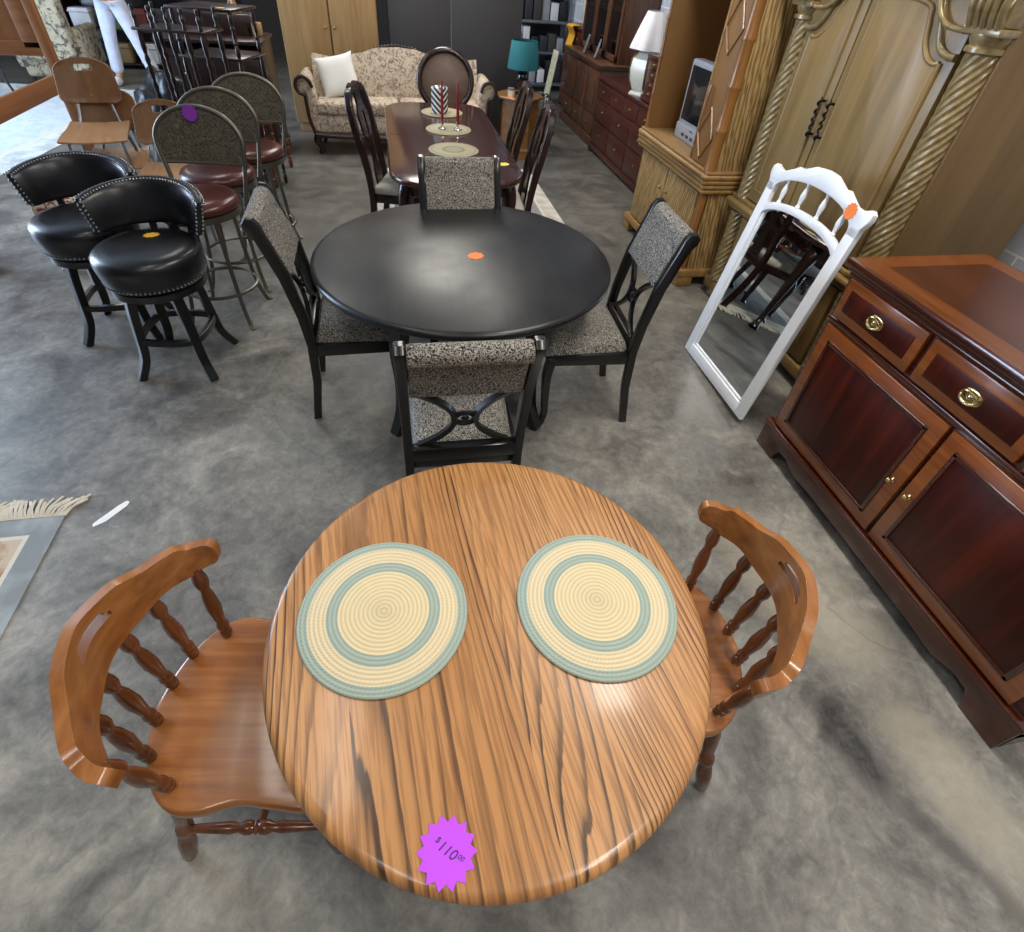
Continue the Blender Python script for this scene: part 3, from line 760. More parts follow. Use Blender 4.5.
    # frieze with stepped panel
    for s in (1, -1):
        e = s*(hw-.165)
        fz = spline([(e, 1.655, 0), (e-s*.10, 1.665, 0), (e-s*.17, 1.72, 0), (e-s*.2, 1.80, 0), (e-s*.3, 1.84, 0)], 6)
        MB().tube([(-.03, p.x, p.y) for p in fz], .010, 10).build('frieze_moulding', M['carve'], t)
    # lower doors
    for s in (1, -1):
        a, b = (.006, hw-.16) if s == 1 else (-hw+.16, -.006)
        d = MB().box(-.012, a, .15, .02, b, .60, .004).build('lower_door', M['armoire'], t)
        MB().box(-.028, a+.06, .21, -.006, b-.06, .54, .012).build('raised_panel', M['armoire'], d)
    return t
armoire()

# ------------------------------------------------------------------ bamboo cabinet with television
def bamboo_cabinet():
    X0, X1, Y0, Y1 = 2.00, 2.60, 3.30, 4.40
    t = thing('television_cabinet', 'bamboo trimmed cabinet of rippled panels with open compartment holding a television', 'cabinet', (X0, (Y0+Y1)/2, 0))
    oy = (Y0+Y1)/2
    def bx(m, x0, y0, z0, x1, y1, z1, b=0): return m.box(x0-X0, y0-oy, z0, x1-X0, y1-oy, z1, b)
    m = MB(); bx(m, X0+.02, Y0+.02, .10, X1, Y1-.02, .66); bx(m, X0+.02, Y0+.02, .66, X1, Y1-.02, .785); m.build('lower_case', M['tan'], t)
    m = MB(); bx(m, X0-.02, Y0-.02, .0, X0+.10, Y0+.1, .09, .01); bx(m, X0-.02, Y1-.1, .0, X0+.10, Y1+.02, .09, .01); bx(m, X1-.1, Y0-.02, 0, X1, Y0+.08, .09, .01); bx(m, X1-.1, Y1-.1, 0, X1, Y1, .09, .01)
    bx(m, X0-.025, Y0-.025, .07, X1, Y1+.025, .13, .014); m.build('plinth', M['bamboo_h'], t)
    for y0, y1 in ((Y0+.06, oy-.004), (oy+.004, Y1-.05)):
        m = MB(); bx(m, X0-.006, y0, .14, X0+.03, y1, .645, .006); d = m.build('door', M['ripple'], t)
        ky = y1-.05 if y1 < oy else y0+.05
        MB().sphere((-.018, ky-oy, .50), .014, 10, 8).build('knob', M['bamboo_h'], d)
    m = MB()
    for i, z in enumerate((.672, .702, .732, .762)):
        k = .006*i
        m.tube([(-.015-k, Y1-oy+.02, z), (-.015-k, Y0-oy-.015-k, z), (X1-X0, Y0-oy-.015-k, z)], .0165, 10)
    for i, z in enumerate((.672, .702, .732, .762)):
        for y in (Y0+.005, Y1):
            m.sphere((-.018-.006*i, y-oy-.012, z), .020, 10, 8)
    m.build('bamboo_belt', M['bamboo_h'], t)
    m = MB(); bx(m, X0-.03, Y0-.03, .778, X1, Y1+.02, .795, .005); m.build('compartment_floor', M['blond'], t)
    m = MB(); bx(m, X0+.0, Y1-.035, .79, X1, Y1, 1.95, .003); m.build('far_side', M['tan'], t)
    m = MB(); bx(m, X1-.02, Y0, .79, X1, Y1, 1.95); m.build('back_panel', M['tan'], t)
    m = MB(); bx(m, X0, Y0, 1.93, X1, Y1, 2.0, .01); m.build('top', M['blond'], t)
    m = MB(); bx(m, X0+.03, Y0-.004, .79, X1, Y0+.02, 1.94, .004); bx(m, X0+.03, Y0-.0, .13, X1, Y0+.025, .66); m.build('side_panel', M['ripple'], t)
    def pole(y, x, z0, z1, r):
        m = MB(); n = 5; prof = []
        for i in range(n):
            za = z0+(z1-z0)*i/n; zb = z0+(z1-z0)*(i+1)/n
            prof += [(r*1.1, za+.001), (r*1.12, za+.008), (r*.98, za+.02), (r, (za+zb)/2), (r*.98, zb-.015), (r*1.08, zb-.003)]
        m.lathe(prof, 18, Matrix.Translation((x, y-oy, 0))); return m.build('corner_pole', M['bamboo'], t)
    pole(Y0+.02, .005, .79, 1.94, .036); pole(Y1-.015, .0, .79, 1.94, .018)
    m = MB(); bx(m, X0-.005, Y0, .13, X0+.05, Y0+.055, .66, .012); m.build('corner_post', M['bamboo'], t)
    # near folded door with bamboo lattice
    m = MB(); bx(m, X0-.012, Y0+.06, .80, X0+.012, Y0+.275, 1.92, .003); d = m.build('upper_door', M['tan'], t)
    m = MB()
    bx(m, X0-.018, Y0+.265, .80, X0+.014, Y0+.285, 1.92, .004)
    m.build('edge_strip', M['bamboo_h'], d)
    yA, yB, ym = Y0+.07-oy, Y0+.26-oy, Y0+.165-oy
    for zc in (.96, 1.52):
        m = MB()
        for a, b in (((yA, zc), (ym, zc+.16)), ((ym, zc+.16), (yB, zc)), ((yB, zc), (ym, zc-.13)), ((ym, zc-.13), (yA, zc))):
            m.tube([(-.016, a[0], a[1]), (-.016, b[0], b[1])], .0065, 8)
        m.build('lattice', M['bamboo'], d)
    MB().tube([(-.03, Y0+.215-oy, 1.06), (-.034, Y0+.215-oy, 1.10), (-.034, Y0+.215-oy, 1.19), (-.03, Y0+.215-oy, 1.23)], .009, 8).build('handle', M['bamboo'], d)
    return t
bamboo_cabinet()
def television():
    t = thing('television', 'small silver tube television standing inside the bamboo cabinet', 'television', (2.13, 3.90, .796))
    hw, h = .25, .49
    m = MB(); m.box(0, -hw, .0, .09, hw, h, .014); m.grid(lambda u, v: Vector((.08+.30*u, (-hw+.02+(2*hw-.04)*v)*(1-.35*u), .44-.12*u)), 4, 4)
    m.prism([(-hw+.02, .02), (hw-.02, .02), (hw-.02, h-.03), (-hw+.02, h-.03)], .08, .20, YZ, .02); m.prism([(-hw+.07, .05), (hw-.07, .05), (hw-.07, h-.10), (-hw+.07, h-.10)], .18, .38, YZ, .03)
    m.build('housing', M['silver_plastic'], t)
    MB().grid(lambda u, v: Vector((-.004-.012*math.sin(PI*u)*math.sin(PI*v), -hw+.035+(2*hw-.07)*u, .125+(h-.16)*v)), 12, 12).build('screen', M['screen'], t, 80)
    m = MB(); m.box(-.012, -hw, 0, .01, hw, .10, .012); m.build('control_panel', M['silver_plastic'], t)
    m = MB()
    for i in range(4): m.box(-.016, -.12+i*.07, .03, -.008, -.08+i*.07, .05, .003)
    m.box(-.015, -.025, .078, -.008, .025, .086, .002)
    m.build('buttons', M['charcoal'], t)
    return t
television()

# ------------------------------------------------------------------ wooden chests along the right wall
def chest(name, label, cat, X0, X1, Y0, Y1, h, rows, m_, knob=True, leg=.06, top=True):
    t = thing(name, label, cat, (X0, (Y0+Y1)/2, 0)); oy = (Y0+Y1)/2
    def bx(m, x0, y0, z0, x1, y1, z1, b=0): return m.box(x0-X0, y0-oy, z0, x1-X0, y1-oy, z1, b)
    m = MB(); bx(m, X0, Y0, leg, X1, Y1, h-.025, .003); m.build('carcass', m_, t)
    m = MB(); bx(m, X0-.02, Y0-.015, h-.028, X1, Y1+.015, h, .006); m.build('top', m_, t)
    m = MB(); bx(m, X0-.018, Y0-.012, leg*.5, X1, Y1+.012, leg+.03, .006)
    for y in (Y0-.012, Y1-.07): bx(m, X0-.018, y, 0, X0+.06, y+.082, leg, .006)
    for y in (Y0, Y1-.06): bx(m, X1-.06, y, 0, X1, y+.06, leg, .006)
    m.build('plinth', m_, t)
    for (z0, z1, n) in rows:
        wd = (Y1-Y0-.05)/n
        for i in range(n):
            a = Y0+.025+wd*i+.006; b = Y0+.025+wd*(i+1)-.006
            m = MB(); bx(m, X0-.016, a, z0, X0+.005, b, z1, .006); d = m.build('drawer', m_, t)
            m = MB(); c = (a+b)/2-oy; z = (z0+z1)/2
            m.sphere((-.022, c, z), .011, 8, 6, (.8, 1, 1)); m.box(-.019, c-.022, z-.010, -.015, c+.022, z+.012, .003); m.build('knob', M['gilt'], d)
    return t
chest('dresser', 'low cherry dresser with rows of drawers carrying a white lamp', 'dresser', 2.39, 2.92, 5.04, 6.74, .765, [(.57, .72, 4), (.35, .56, 3), (.11, .34, 3)], M['dresser'])
chest('chest_of_drawers', 'tall reddish chest of drawers at the far end of the right wall', 'chest', 2.66, 2.98, 8.42, 9.24, 1.02, [(.80, .97, 2), (.58, .78, 1), (.34, .56, 1), (.10, .32, 1)], M['redchest'])
j = chest('jewelry_chest', 'small dark chest of drawers standing on the near end of the cherry dresser', 'chest', 2.41, 2.72, 5.20, 5.53, .37, [(.27, .33, 1), (.19, .255, 1), (.11, .175, 1), (.05, .10, 1)], M['dresser'], leg=.02)
j.location.z = .766
def hutch():
    X0, X1, Y0, Y1 = 2.45, 2.98, 6.86, 8.30
    t = thing('china_hutch', 'tall walnut china hutch with glazed upper doors and panelled base', 'hutch', (X0, (Y0+Y1)/2, 0)); oy = (Y0+Y1)/2
    def bx(m, x0, y0, z0, x1, y1, z1, b=0): return m.box(x0-X0, y0-oy, z0, x1-X0, y1-oy, z1, b)
    m = MB(); bx(m, X0, Y0, .09, X1, Y1, .80, .004); m.build('lower_case', M['hutchw'], t)
    m = MB(); bx(m, X0-.04, Y0-.03, .80, X1, Y1+.03, .825, .008); bx(m, X0-.055, Y0-.045, .825, X1, Y1+.045, .855, .01); m.build('waist_top', M['hutchw'], t)
    m = MB(); bx(m, X0-.03, Y0-.025, .0, X1, Y1+.025, .10, .01); m.build('plinth', M['hutchw'], t)
    for i in range(3):
        a = Y0+.04+i*.465; b = a+.43
        m = MB(); bx(m, X0-.018, a, .34, X0+.005, b, .77, .006); d = m.build('door', M['hutchw'], t)
        m = MB(); bx(m, X0-.03, a+.08, .42, X0-.01, b-.08, .69, .012); m.build('raised_panel', M['hutchw'], d)
        m = MB(); bx(m, X0-.018, a, .13, X0+.005, b, .32, .006); d = m.build('drawer', M['hutchw'], t)
        MB().sphere((-.026, (a+b)/2-oy, .225), .014, 8, 6).build('knob', M['gilt'], d)
    xu = X0+.16
    m = MB(); bx(m, xu, Y0, .855, X1, Y0+.03, 2.0, .004); bx(m, xu, Y1-.03, .855, X1, Y1, 2.0, .004); bx(m, X1-.02, Y0, .855, X1, Y1, 2.0); bx(m, xu, Y0, 1.97, X1, Y1, 2.0); bx(m, xu+.02, Y0, 1.30, X1, Y1, 1.32)
    m.build('upper_case', M['hutchw'], t)
    m = MB(); bx(m, xu-.05, Y0-.05, 2.0, X1, Y1+.05, 2.06, .015); m.build('cornice', M['hutchw'], t)
    for i in range(3):
        a = Y0+.03+i*.462; b = a+.452
        m = MB()
        for (ya, yb, za, zb) in ((a, a+.055, .87, 1.96), (b-.055, b, .87, 1.96), (a, b, .87, .93), (a, b, 1.90, 1.96)): bx(m, xu-.02, ya, za, xu+.004, yb, zb, .004)
        d = m.build('glazed_door', M['hutchw'], t)
        m = MB(); bx(m, xu-.010, a+.05, .92, xu-.006, b-.05, 1.91); m.build('pane', M['glass'], d)
    return t
hutch()
def picture_frame(loc, rz, label):
    t = thing('picture_frame', label, 'picture frame', loc, rz, 'small frames on the hutch')
    m = MB(); w, h = .075, .19
    T = Matrix.Translation((0, 0, 0)) @ Matrix.Rotation(R(16), 4, 'Y')
    for a in ((-w, 0, w, .018), (-w, h-.018, w, h), (-w, 0, -w+.018, h), (w-.018, 0, w, h)): m.box(-.006, a[0], a[1], .006, a[2], a[3], .002, T)
    m.build('frame', M['silver_plastic'], t)
    MB().box(-.002, -w+.015, .015, .002, w-.015, h-.015, 0, T).build('picture', M['charcoal'], t)
    return t
pf = picture_frame((2.47, 7.28, .857), R(-18), 'small silver picture frame on the hutch ledge, nearer the dresser')
dup(pf, (2.47, 7.72, .857), R(-14), 'small silver picture frame on the hutch ledge, farther from the dresser')
def ginger_lamp():
    t = thing('table_lamp', 'white and gilt six sided porcelain lamp with ivory bell shade on the dresser', 'lamp', (2.515, 5.76, .766))
    t.scale = (1.28, 1.28, 1.0)
    MB().lathe([(.12, 0), (.125, .012), (.115, .03), (.09, .04)], 6).build('base', M['porcelain'], t, 20)
    MB().lathe([(.085, .035), (.11, .06), (.138, .13), (.15, .22), (.14, .30), (.10, .345), (.06, .36), (.055, .40)], 6).build('body', M['porcelain'], t, 20)
    m = MB()
    for k in range(6):
        a = PI/3*k
        m.tube([(r*1.01*math.cos(a), r*1.01*math.sin(a), z) for r, z in ((.11, .06), (.138, .13), (.15, .22), (.14, .30), (.10, .345))], .006, 6)
    m.lathe([(.05, .395), (.06, .40), (.03, .43), (.012, .44), (.012, .56), (0, .56)], 16); m.build('gilt_trim', M['gilt'], t)
    prof = [(.165, .375), (.163, .39), (.14, .47), (.118, .55), (.095, .62), (.082, .66)]
    MB().lathe(prof, 96, None, False, lambda r, z, a: r*(1+.045*math.cos(8*a)*(1 if z < .5 else .5)+.012*math.cos(48*a))).build('lamp_shade', M['shade'], t, 80)
    return t
ginger_lamp()
def vase(name, label, loc, prof, m, cat='vase'):
    o = MB().lathe(prof, 28).build(name, m); o.location = loc; return tag(o, label, cat)
vase('white_vase', 'tall white vase on top of the reddish chest at the far right', (2.78, 8.62, 1.021), [(.06, 0), (.09, .05), (.11, .2), (.09, .34), (.05, .42), (.06, .46), (.045, .46), (.04, .42), (0, .40)], M['porcelain'])
m = MB()
def cloth(u, v):
    x = 2.612-.012*math.sin(v*9)-.012-.03*math.exp(-((v-.85)*8)**2); y = 8.66+.30*u+.02*math.sin(v*6)
    return Vector((x if v < .85 else x+(v-.85)*.7, y, min(1.03, .72+.36*v)+.008*math.sin(u*14+2)))
o = MB().grid(cloth, 14, 18, None, .004).build('scarf', M['amber'], None, 80)
tag(o, 'amber scarf draped over the front of the reddish chest', 'scarf')
def art_panel():
    t = thing('framed_print', 'pale narrow framed botanical print leaning on the end of the reddish chest', 'framed print', (2.44, 9.30, 0))
    T = Matrix.Rotation(R(9), 4, 'Y')
    m = MB(); m.box(0, -.13, 0, .02, .13, .68, .004, T); m.build('frame', M['wax'], t)
    MB().box(-.004, -.10, .04, .002, .10, .64, 0, T).build('print', floral('botanical', 'cfd0b4', ('8aa06a', 'b9b79c'), 14), t)
art_panel()

# ------------------------------------------------------------------ metal shelving with jumble
def shelving():
    t = thing('metal_shelving', 'grey metal shelving unit crowded with small goods in the far right corner', 'shelf', (2.05, 10.1, 0))
    m_ = M['shelfmetal']
    for x in (0, .88):
        for y in (0, .42):
            MB().box(x-.018, y-.018, 0, x+.018, y+.018, 2.0, .002).build('post', m_, t)
    for z in (.12, .55, .95, 1.38, 1.95):
        MB().box(-.02, -.02, z-.035, .90, .44, z, .003).build('shelf_board', m_, t)
    MB().box(-.03, .445, .02, .91, .46, 1.98).build('back_panel', M['charcoal'], t)  # dark sheet added so the space behind the shelves stays dim
shelving()
cols = ['2a2c33', '7a2430', 'c9c9cd', '23304f', '3a3836', '9fa2a8', '1a1a1e', '5a4c40', '8b8d94', '24282f']
names = ['charcoal', 'red', 'white', 'navy', 'dark brown', 'pale grey', 'black', 'khaki', 'silver grey', 'slate']
i = 0
for z, zn in ((.12, 'bottom'), (.55, 'second'), (.95, 'third')):
    for k in range(6):
        w_ = .10+.03*random.random(); h_ = .17+.17*random.random()
        c = (i*3+k) % 10
        mm = MB(); mm.box(0, 0, 0, w_, .30, h_, .006); mm.box(.015, -.002, h_*.3, w_-.015, .0, h_*.7, 0)
        key = 'goods_'+cols[c]
        if key not in M: M[key] = plain(key, cols[c], .5)
        o = mm.build('storage_box', M[key]); o.location = (2.08+k*.14, 10.12+.04*random.random(), z+.001); i += 1
        pos = ['leftmost', 'second from left', 'third from left', 'third from right', 'second from right', 'rightmost'][k]
        tag(o, '%s box on the %s shelf of the metal shelving, %s' % (names[c], zn, pos), 'box', 'goods on the metal shelving')
pf2 = thing('picture_frame', 'small white picture frame standing on the upper metal shelf', 'picture frame', (2.35, 10.16, 1.381), R(75))
m = MB(); 
for a in ((-.07, 0, .07, .02), (-.07, .16, .07, .18), (-.07, 0, -.05, .18), (.05, 0, .07, .18)): m.box(-.006, a[0], a[1], .006, a[2], a[3], .002)
m.build('frame', M['white_paint'], pf2); MB().box(-.002, -.055, .015, .002, .055, .165).build('picture', M['charcoal'], pf2)

# ------------------------------------------------------------------ rear wall furniture
def wardrobe():
    X0, X1, Y0, Y1 = -1.02, -.02, 7.30, 7.90
    t = thing('wardrobe', 'tall blond oak wardrobe with two plain doors behind the floral sofa', 'wardrobe', ((X0+X1)/2, Y0, 0)); ox = (X0+X1)/2
    MB().box(X0-ox, .02, .08, X1-ox, .6, 2.0, .03).build('carcass', M['blond'], t)
    MB().box(X0-ox+.02, .04, 0, X1-ox-.02, .58, .09, .004).build('plinth', M['blond'], t)
    for a, b in ((X0, -.525), (-.515, X1)):
        d = MB().box(a-ox, -.012, .10, b-ox, .03, 1.98, .012 if b < -.3 else .02).build('door', M['blond'], t)
        k = b-.04 if b < -.3 else a+.04
        MB().sphere((k-ox, -.022, 1.02), .012, 10, 8).build('knob', M['gilt'], d)
wardrobe()
def gray_cabinet():
    X0, X1, Y0, Y1 = .10, 1.58, 7.34, 7.85
    t = thing('storage_cabinet', 'tall flat charcoal two door cabinet behind the teal lamp', 'cabinet', ((X0+X1)/2, Y0, 0)); ox = (X0+X1)/2
    MB().box(X0-ox, .02, .0, X1-ox, .5, 2.0, .003).build('carcass', M['charcoal'], t)
    for a, b in ((X0, .775), (.787, X1)): MB().box(a-ox, -.005, .04, b-ox, .022, 1.99, .003).build('door', M['charcoal'], t)
    MB().box(.777-ox, -.006, .04, .785-ox, .02, 1.99).build('edge_strip', M['pale_metal'], t)
gray_cabinet()

def sofa():
    XC, YF = .145, 6.42
    t = thing('sofa', 'camelback sofa in beige floral cloth with carved dark wood trim and scrolled arms', 'sofa', (XC, YF, 0))
    hw = .86
    def top(x):
        a = abs(x)/hw
        return interp([(0, .885), (.18, .875), (.45, .815), (.62, .765), (.8, .775), (1, .80)], a)
    def f(u, v):
        x = -hw+2*hw*u; z = .36+(top(x)-.36)*v
        bulge = .03*math.sin(PI*v)
        return Vector((x, .40+.14*v-bulge, z))
    MB().grid(f, 40, 12, None, .10).build('backrest', M['sofa'], t, 60)
    m = MB(); m.tube([(x, .59, top(x)+.008) for x in [-hw+2*hw*i/40 for i in range(41)]], .020, 10)
    for k in range(-6, 7): m.sphere((k*.035, .575, top(k*.035)+.022+.012*math.cos(k*.25)), .020, 10, 8, (1, .6, 1))
    m.build('crest_rail', M['sofa_wood'], t)
    m = MB(); m.box(-hw, .0, .20, hw, .52, .38, .03, None, 3); m.build('seat_base', M['sofa'], t)
    for s in (-1, 1):
        a, b = (-hw+.02, -.006) if s < 0 else (.006, hw-.02)
        MB().box(a, -.02, .375, b, .46, .495, .035, None, 4).build('seat_cushion', M['sofa'], t)
        # rolled arm: profile in x,z extruded along y
        pr = spline([(s*(hw-.03), .22, 0), (s*(hw-.03), .50, 0), (s*(hw-.01), .60, 0), (s*(hw+.01), .67, 0), (s*(hw+.06), .705, 0), (s*(hw+.115), .685, 0), (s*(hw+.135), .63, 0), (s*(hw+.11), .575, 0), (s*(hw+.07), .56, 0), (s*(hw+.055), .50, 0), (s*(hw+.05), .22, 0)], 5)
        MB().prism([(p.x, p.y) for p in pr], .0, .56, XZ, .012, 2).build('arm', M['sofa'], t, 50)
        fr = spline([(s*(hw+.02), -.012, .20), (s*(hw+.055), -.016, .34), (s*(hw+.065), -.016, .46), (s*(hw+.07), -.016, .55), (s*(hw+.12), -.016, .575), (s*(hw+.145), -.016, .635), (s*(hw+.12), -.016, .695), (s*(hw+.06), -.016, .715), (s*(hw+.01), -.016, .68), (s*(hw-.012), -.016, .62)], 6)
        MB().tube(fr, .017, 10).build('arm_scroll', M['sofa_wood'], t)
        for y in (.04, .48):
            MB().tube(spline([(s*(hw-.02), y, .20), (s*(hw+.02), y-.0, .13), (s*(hw-.02), y, .06), (s*(hw+.0), y-.02, 0)], 5), [.045-.0015*i for i in range(16)], 10).build('foot', M['sofa_wood'], t)
    m = MB(); m.tube([(-hw-.02, -.012, .195), (-hw*.5, -.02, .175), (0, -.02, .165), (hw*.5, -.02, .175), (hw+.02, -.012, .195)], .026, 10); m.build('front_rail', M['sofa_wood'], t)
sofa()
def pillow():
    def f(u, v):
        x = (u-.5)*2; y = (v-.5)*2
        return x, y
    m = MB()
    for s in (1, -1):
        m.grid(lambda u, v: Vector(((u-.5)*.36*(1+.10*(2*abs(v-.5))**3), s*.055*(max(0, (1-(2*u-1)**4)*(1-(2*v-1)**4)))**.6, (v-.5)*.36*(1+.10*(2*abs(u-.5))**3))), 16, 16)
    bmesh.ops.remove_doubles(m.bm, verts=m.bm.verts, dist=.001)
    bmesh.ops.recalc_face_normals(m.bm, faces=m.bm.faces)
    o = m.build('throw_pillow', M['pillow'], None, 80); o.location = (-.46, 6.725, .672); o.rotation_euler = (R(-22), R(-10), R(8))
    tag(o, 'plain white square pillow leaning on the left end of the floral sofa', 'pillow')
pillow()
# ------------------------------------------------------------------ end table, lamp, candle
def end_table():
    t = thing('end_table', 'golden oak eight sided end table with a drawer under the teal lamp', 'table', (1.425, 6.50, 0))
    MB().lathe([(.24, .575), (.262, .583), (.262, .597), (.255, .602), (0, .602)], 8, Matrix.Rotation(R(22.5), 4, 'Z')).build('tabletop', M['endtable'], t, 20)
    MB().lathe([(.215, .10), (.215, .575)], 8, Matrix.Rotation(R(22.5), 4, 'Z')).build('case', M['endtable'], t, 20)
    MB().lathe([(.23, 0), (.23, .09), (.215, .11)], 8, Matrix.Rotation(R(22.5), 4, 'Z')).build('plinth', M['endtable'], t, 20)
    d = MB().box(-.085, -.208, .40, .085, -.192, .55, .004).build('drawer', M['endtable'], t)
    MB().sphere((0, -.217, .475), .013, 10, 8).build('knob', M['gilt'], d)
end_table()
def teal_lamp():
    t = thing('table_lamp', 'dark glossy table lamp with a teal drum shade on the end table', 'lamp', (1.445, 6.50, .603))
    MB().lathe([(.07, 0), (.07, .02), (.03, .035), (.028, .05), (.05, .08), (.066, .14), (.060, .19), (.03, .225), (.018, .24), (.012, .27), (.012, .42), (0, .42)], 24).build('body', M['gloss_dark'], t)
    MB().lathe([(.165, .235), (.166, .24), (.136, .475), (.134, .478)], 48, None, False).build('lamp_shade', M['teal'], t, 60)
    MB().lathe([(.0, .50), (.008, .495), (.005, .485), (.005, .42)], 10).build('finial', M['gilt'], t)
teal_lamp()
t = thing('jar_candle', 'small cream jar candle in front of the teal lamp', 'candle', (1.315, 6.42, .603))
MB().lathe([(.036, .0), (.037, .05), (.0, .05)], 20).build('wax', M['wax'], t)
MB().lathe([(.034, .05), (.036, .055), (.036, .07), (.0, .072)], 20).build('lid', M['pale_metal'], t)
price_card('price_card', 'small orange price card on the end table below the jar candle', M['orange'], (1.30, 6.335, .6035), 0, 8, .03, .036)
def lump(name, loc, r, sc, m, label, cat, seed=1, amp=.25, n=3.0):
    from mathutils import noise as NZ
    b = bmesh.new(); bmesh.ops.create_icosphere(b, subdivisions=4, radius=1)
    for v in b.verts:
        d = v.co.normalized(); k = 1+amp*NZ.fractal(d*n+Vector((seed, 0, 0)), 1.0, 2.0, 3)
        v.co = Vector((d.x*r*sc[0]*k, d.y*r*sc[1]*k, max(d.z*r*sc[2]*k, -r*sc[2]*.75)))
    mm = MB(); mm.merge(b); o = mm.build(name, m, None, 80); o.location = (loc[0], loc[1], loc[2]+r*sc[2]*.75)
    return tag(o, label, cat)
lump('wrapped_bundle', (1.74, 6.75, .0), .17, (1, 1, 1.9), M['plastic_wrap'], 'bundle in clear plastic wrap standing on the floor beside the end table', 'bundle', 4)

# ------------------------------------------------------------------ cherry dining set
def cherry_table():
    t = thing('dining_table', 'long dark cherry dining table with rounded ends and a row of placemats', 'table', (.395, 4.20, .006))
    hx_, hy_ = .405, 1.02
    pts = []
    for (sx, sy) in ((1, 1), (-1, 1), (-1, -1), (1, -1)):
        a0 = {(1, 1): 0, (-1, 1): 90, (-1, -1): 180, (1, -1): 270}[(sx, sy)]
        pts += arc(sx*(hx_-.20), sy*(hy_-.26), .20, a0, a0+90, 10, .26)
    MB().prism(pts, .715, .750, None, .012, 3).build('tabletop', M['cherry'], t, 50)
    ap = [(x*.86, y*.91) for x, y in pts]
    MB().prism(ap, .63, .716, None, .003).build('apron', M['cherry'], t)
    MB().box(-hx_+.01, -.004, .7495, hx_-.01, .004, .7504).build('leaf_seam', M['cherry_v'], t)
    for sx in (1, -1):
        for sy in (1, -1):
            x, y = sx*.29, sy*.82
            path = spline([(x, y, .70), (x+sx*.03, y+sy*.03, .58), (x+sx*.01, y+sy*.01, .30), (x-sx*.005, y-sy*.005, .10), (x+sx*.03, y+sy*.03, .0)], 6)
            MB().tube(path, [.045, .05, .052, .052, .05, .047, .044, .041, .038, .035, .032, .030, .028, .026, .024, .022, .021, .02, .02, .022, .025, .03, .036, .04, .04][:len(path)], 12).build('leg', M['cherry_v'], t)
cherry_table()
def straw(x, y, label, m='straw'):
    r = .165
    o = MB().lathe([(0, 0), (r-.002, 0), (r, .003), (r-.004, .006), (0, .006)], 64).build('placemat', M[m]); o.location = (x, y, .7566)
    tag(o, label, 'placemat', 'straw placemats on the cherry table')
straw(.44, 4.86, 'straw placemat under the black and white candle on the cherry table')
straw(.44, 4.345, 'straw placemat under the two red taper candles')
straw(.42, 3.83, 'empty straw placemat at the near end of the cherry table')
o = MB().lathe([(.06, 0), (.064, .004), (.064, .172), (.058, .178), (.02, .176), (0, .174)], 40).build('pillar_candle', M['chevron']); o.location = (.42, 4.83, .763)
tag(o, 'thick pillar candle with black and white chevron stripes', 'candle')
def taper(x, y, label):
    t = thing('taper_candle', label, 'candle', (x, y, .763), 0, 'red taper candles')
    MB().lathe([(.0, .036), (.010, .036), (.011, .05), (.0095, .20), (.007, .29), (.003, .305), (0, .306)], 14).build('candle', M['red_wax'], t)
    MB().lathe([(.0, 0), (.030, 0), (.030, .005), (.012, .012), (.009, .025), (.016, .034), (.017, .055), (.013, .055), (.012, .036), (0, .034)], 20).build('glass_holder', M['glass'], t)
    return t
tp = taper(.395, 4.345, 'left red taper candle in a clear glass holder')
dup(tp, (.505, 4.32, .763), 0, 'right red taper candle in a clear glass holder')
price_card('price_card', 'yellow price card at the near right corner of the cherry table', M['yellow'], (.70, 3.54, .7566), .3, 8, .034, .042, 1.1, .8)

def vase_splat_chair():
    t = thing('splat_back_chair', 'x', 'chair', (0, 0, 0), 0, 'dark vase splat chairs with pale seats around the cherry table')
    def bk(z): return -.195-.115*max(0, (z-.42)/.6)**1.3
    for s in (1, -1):
        path = spline([(-.25, s*.165, 0), (-.205, s*.170, .22), (-.195, s*.172, .43), (bk(.62), s*.165, .62), (bk(.80), s*.182, .80), (bk(.93), s*.170, .93), (bk(1.0), s*.125, 1.015), (bk(1.02), s*.07, 1.03)], 6)
        MB().tube(path, 1, sq=(.042, .038)).build('rear_post', M['cherry_v'], t, bev=.007)
    m = MB(); m.tube(spline([(bk(1.02), -.085, 1.03), (bk(1.02), -.04, 1.045), (bk(1.0)-.005, 0, 1.03), (bk(1.02), .04, 1.045), (bk(1.02), .085, 1.03)], 6), 1, sq=(.034, .045)); m.build('crest', M['cherry_v'], t, bev=.006)
    def splat(u, v):
        z = .44+.59*v
        w = interp([(0, .055), (.15, .06), (.30, .030), (.42, .035), (.62, .085), (.75, .09), (.88, .045), (1, .05)], v)
        return Vector((bk(z)+.004, (u-.5)*2*w, z))
    MB().grid(splat, 8, 28, lambda i, j: 3 <= i <= 4 and 15 <= j <= 21, .014).build('back_splat', M['cherry_v'], t, 50)
    MB().box(-.215, -.18, .37, .20, .18, .43, .01).build('seat_frame', M['cherry_v'], t)
    MB().box(-.185, -.178, .425, .205, .178, .475, .022, None, 4).build('seat_cushion', M['cream_seat'], t)
    for s in (1, -1):
        path = spline([(.17, s*.155, .40), (.20, s*.18, .33), (.185, s*.165, .18), (.175, s*.158, .06), (.20, s*.175, 0)], 5)
        MB().tube(path, [.034-.014*min(1, i/14)+(.008 if i > 18 else 0) for i in range(len(path))], 10).build('front_leg', M['cherry_v'], t)
    return t
vc = vase_splat_chair()
vc.location = (.10, 4.06, .006); vc.rotation_euler = (0, 0, R(-16)); vc['label'] = 'dark vase splat chair with pale seat at the left of the cherry table'
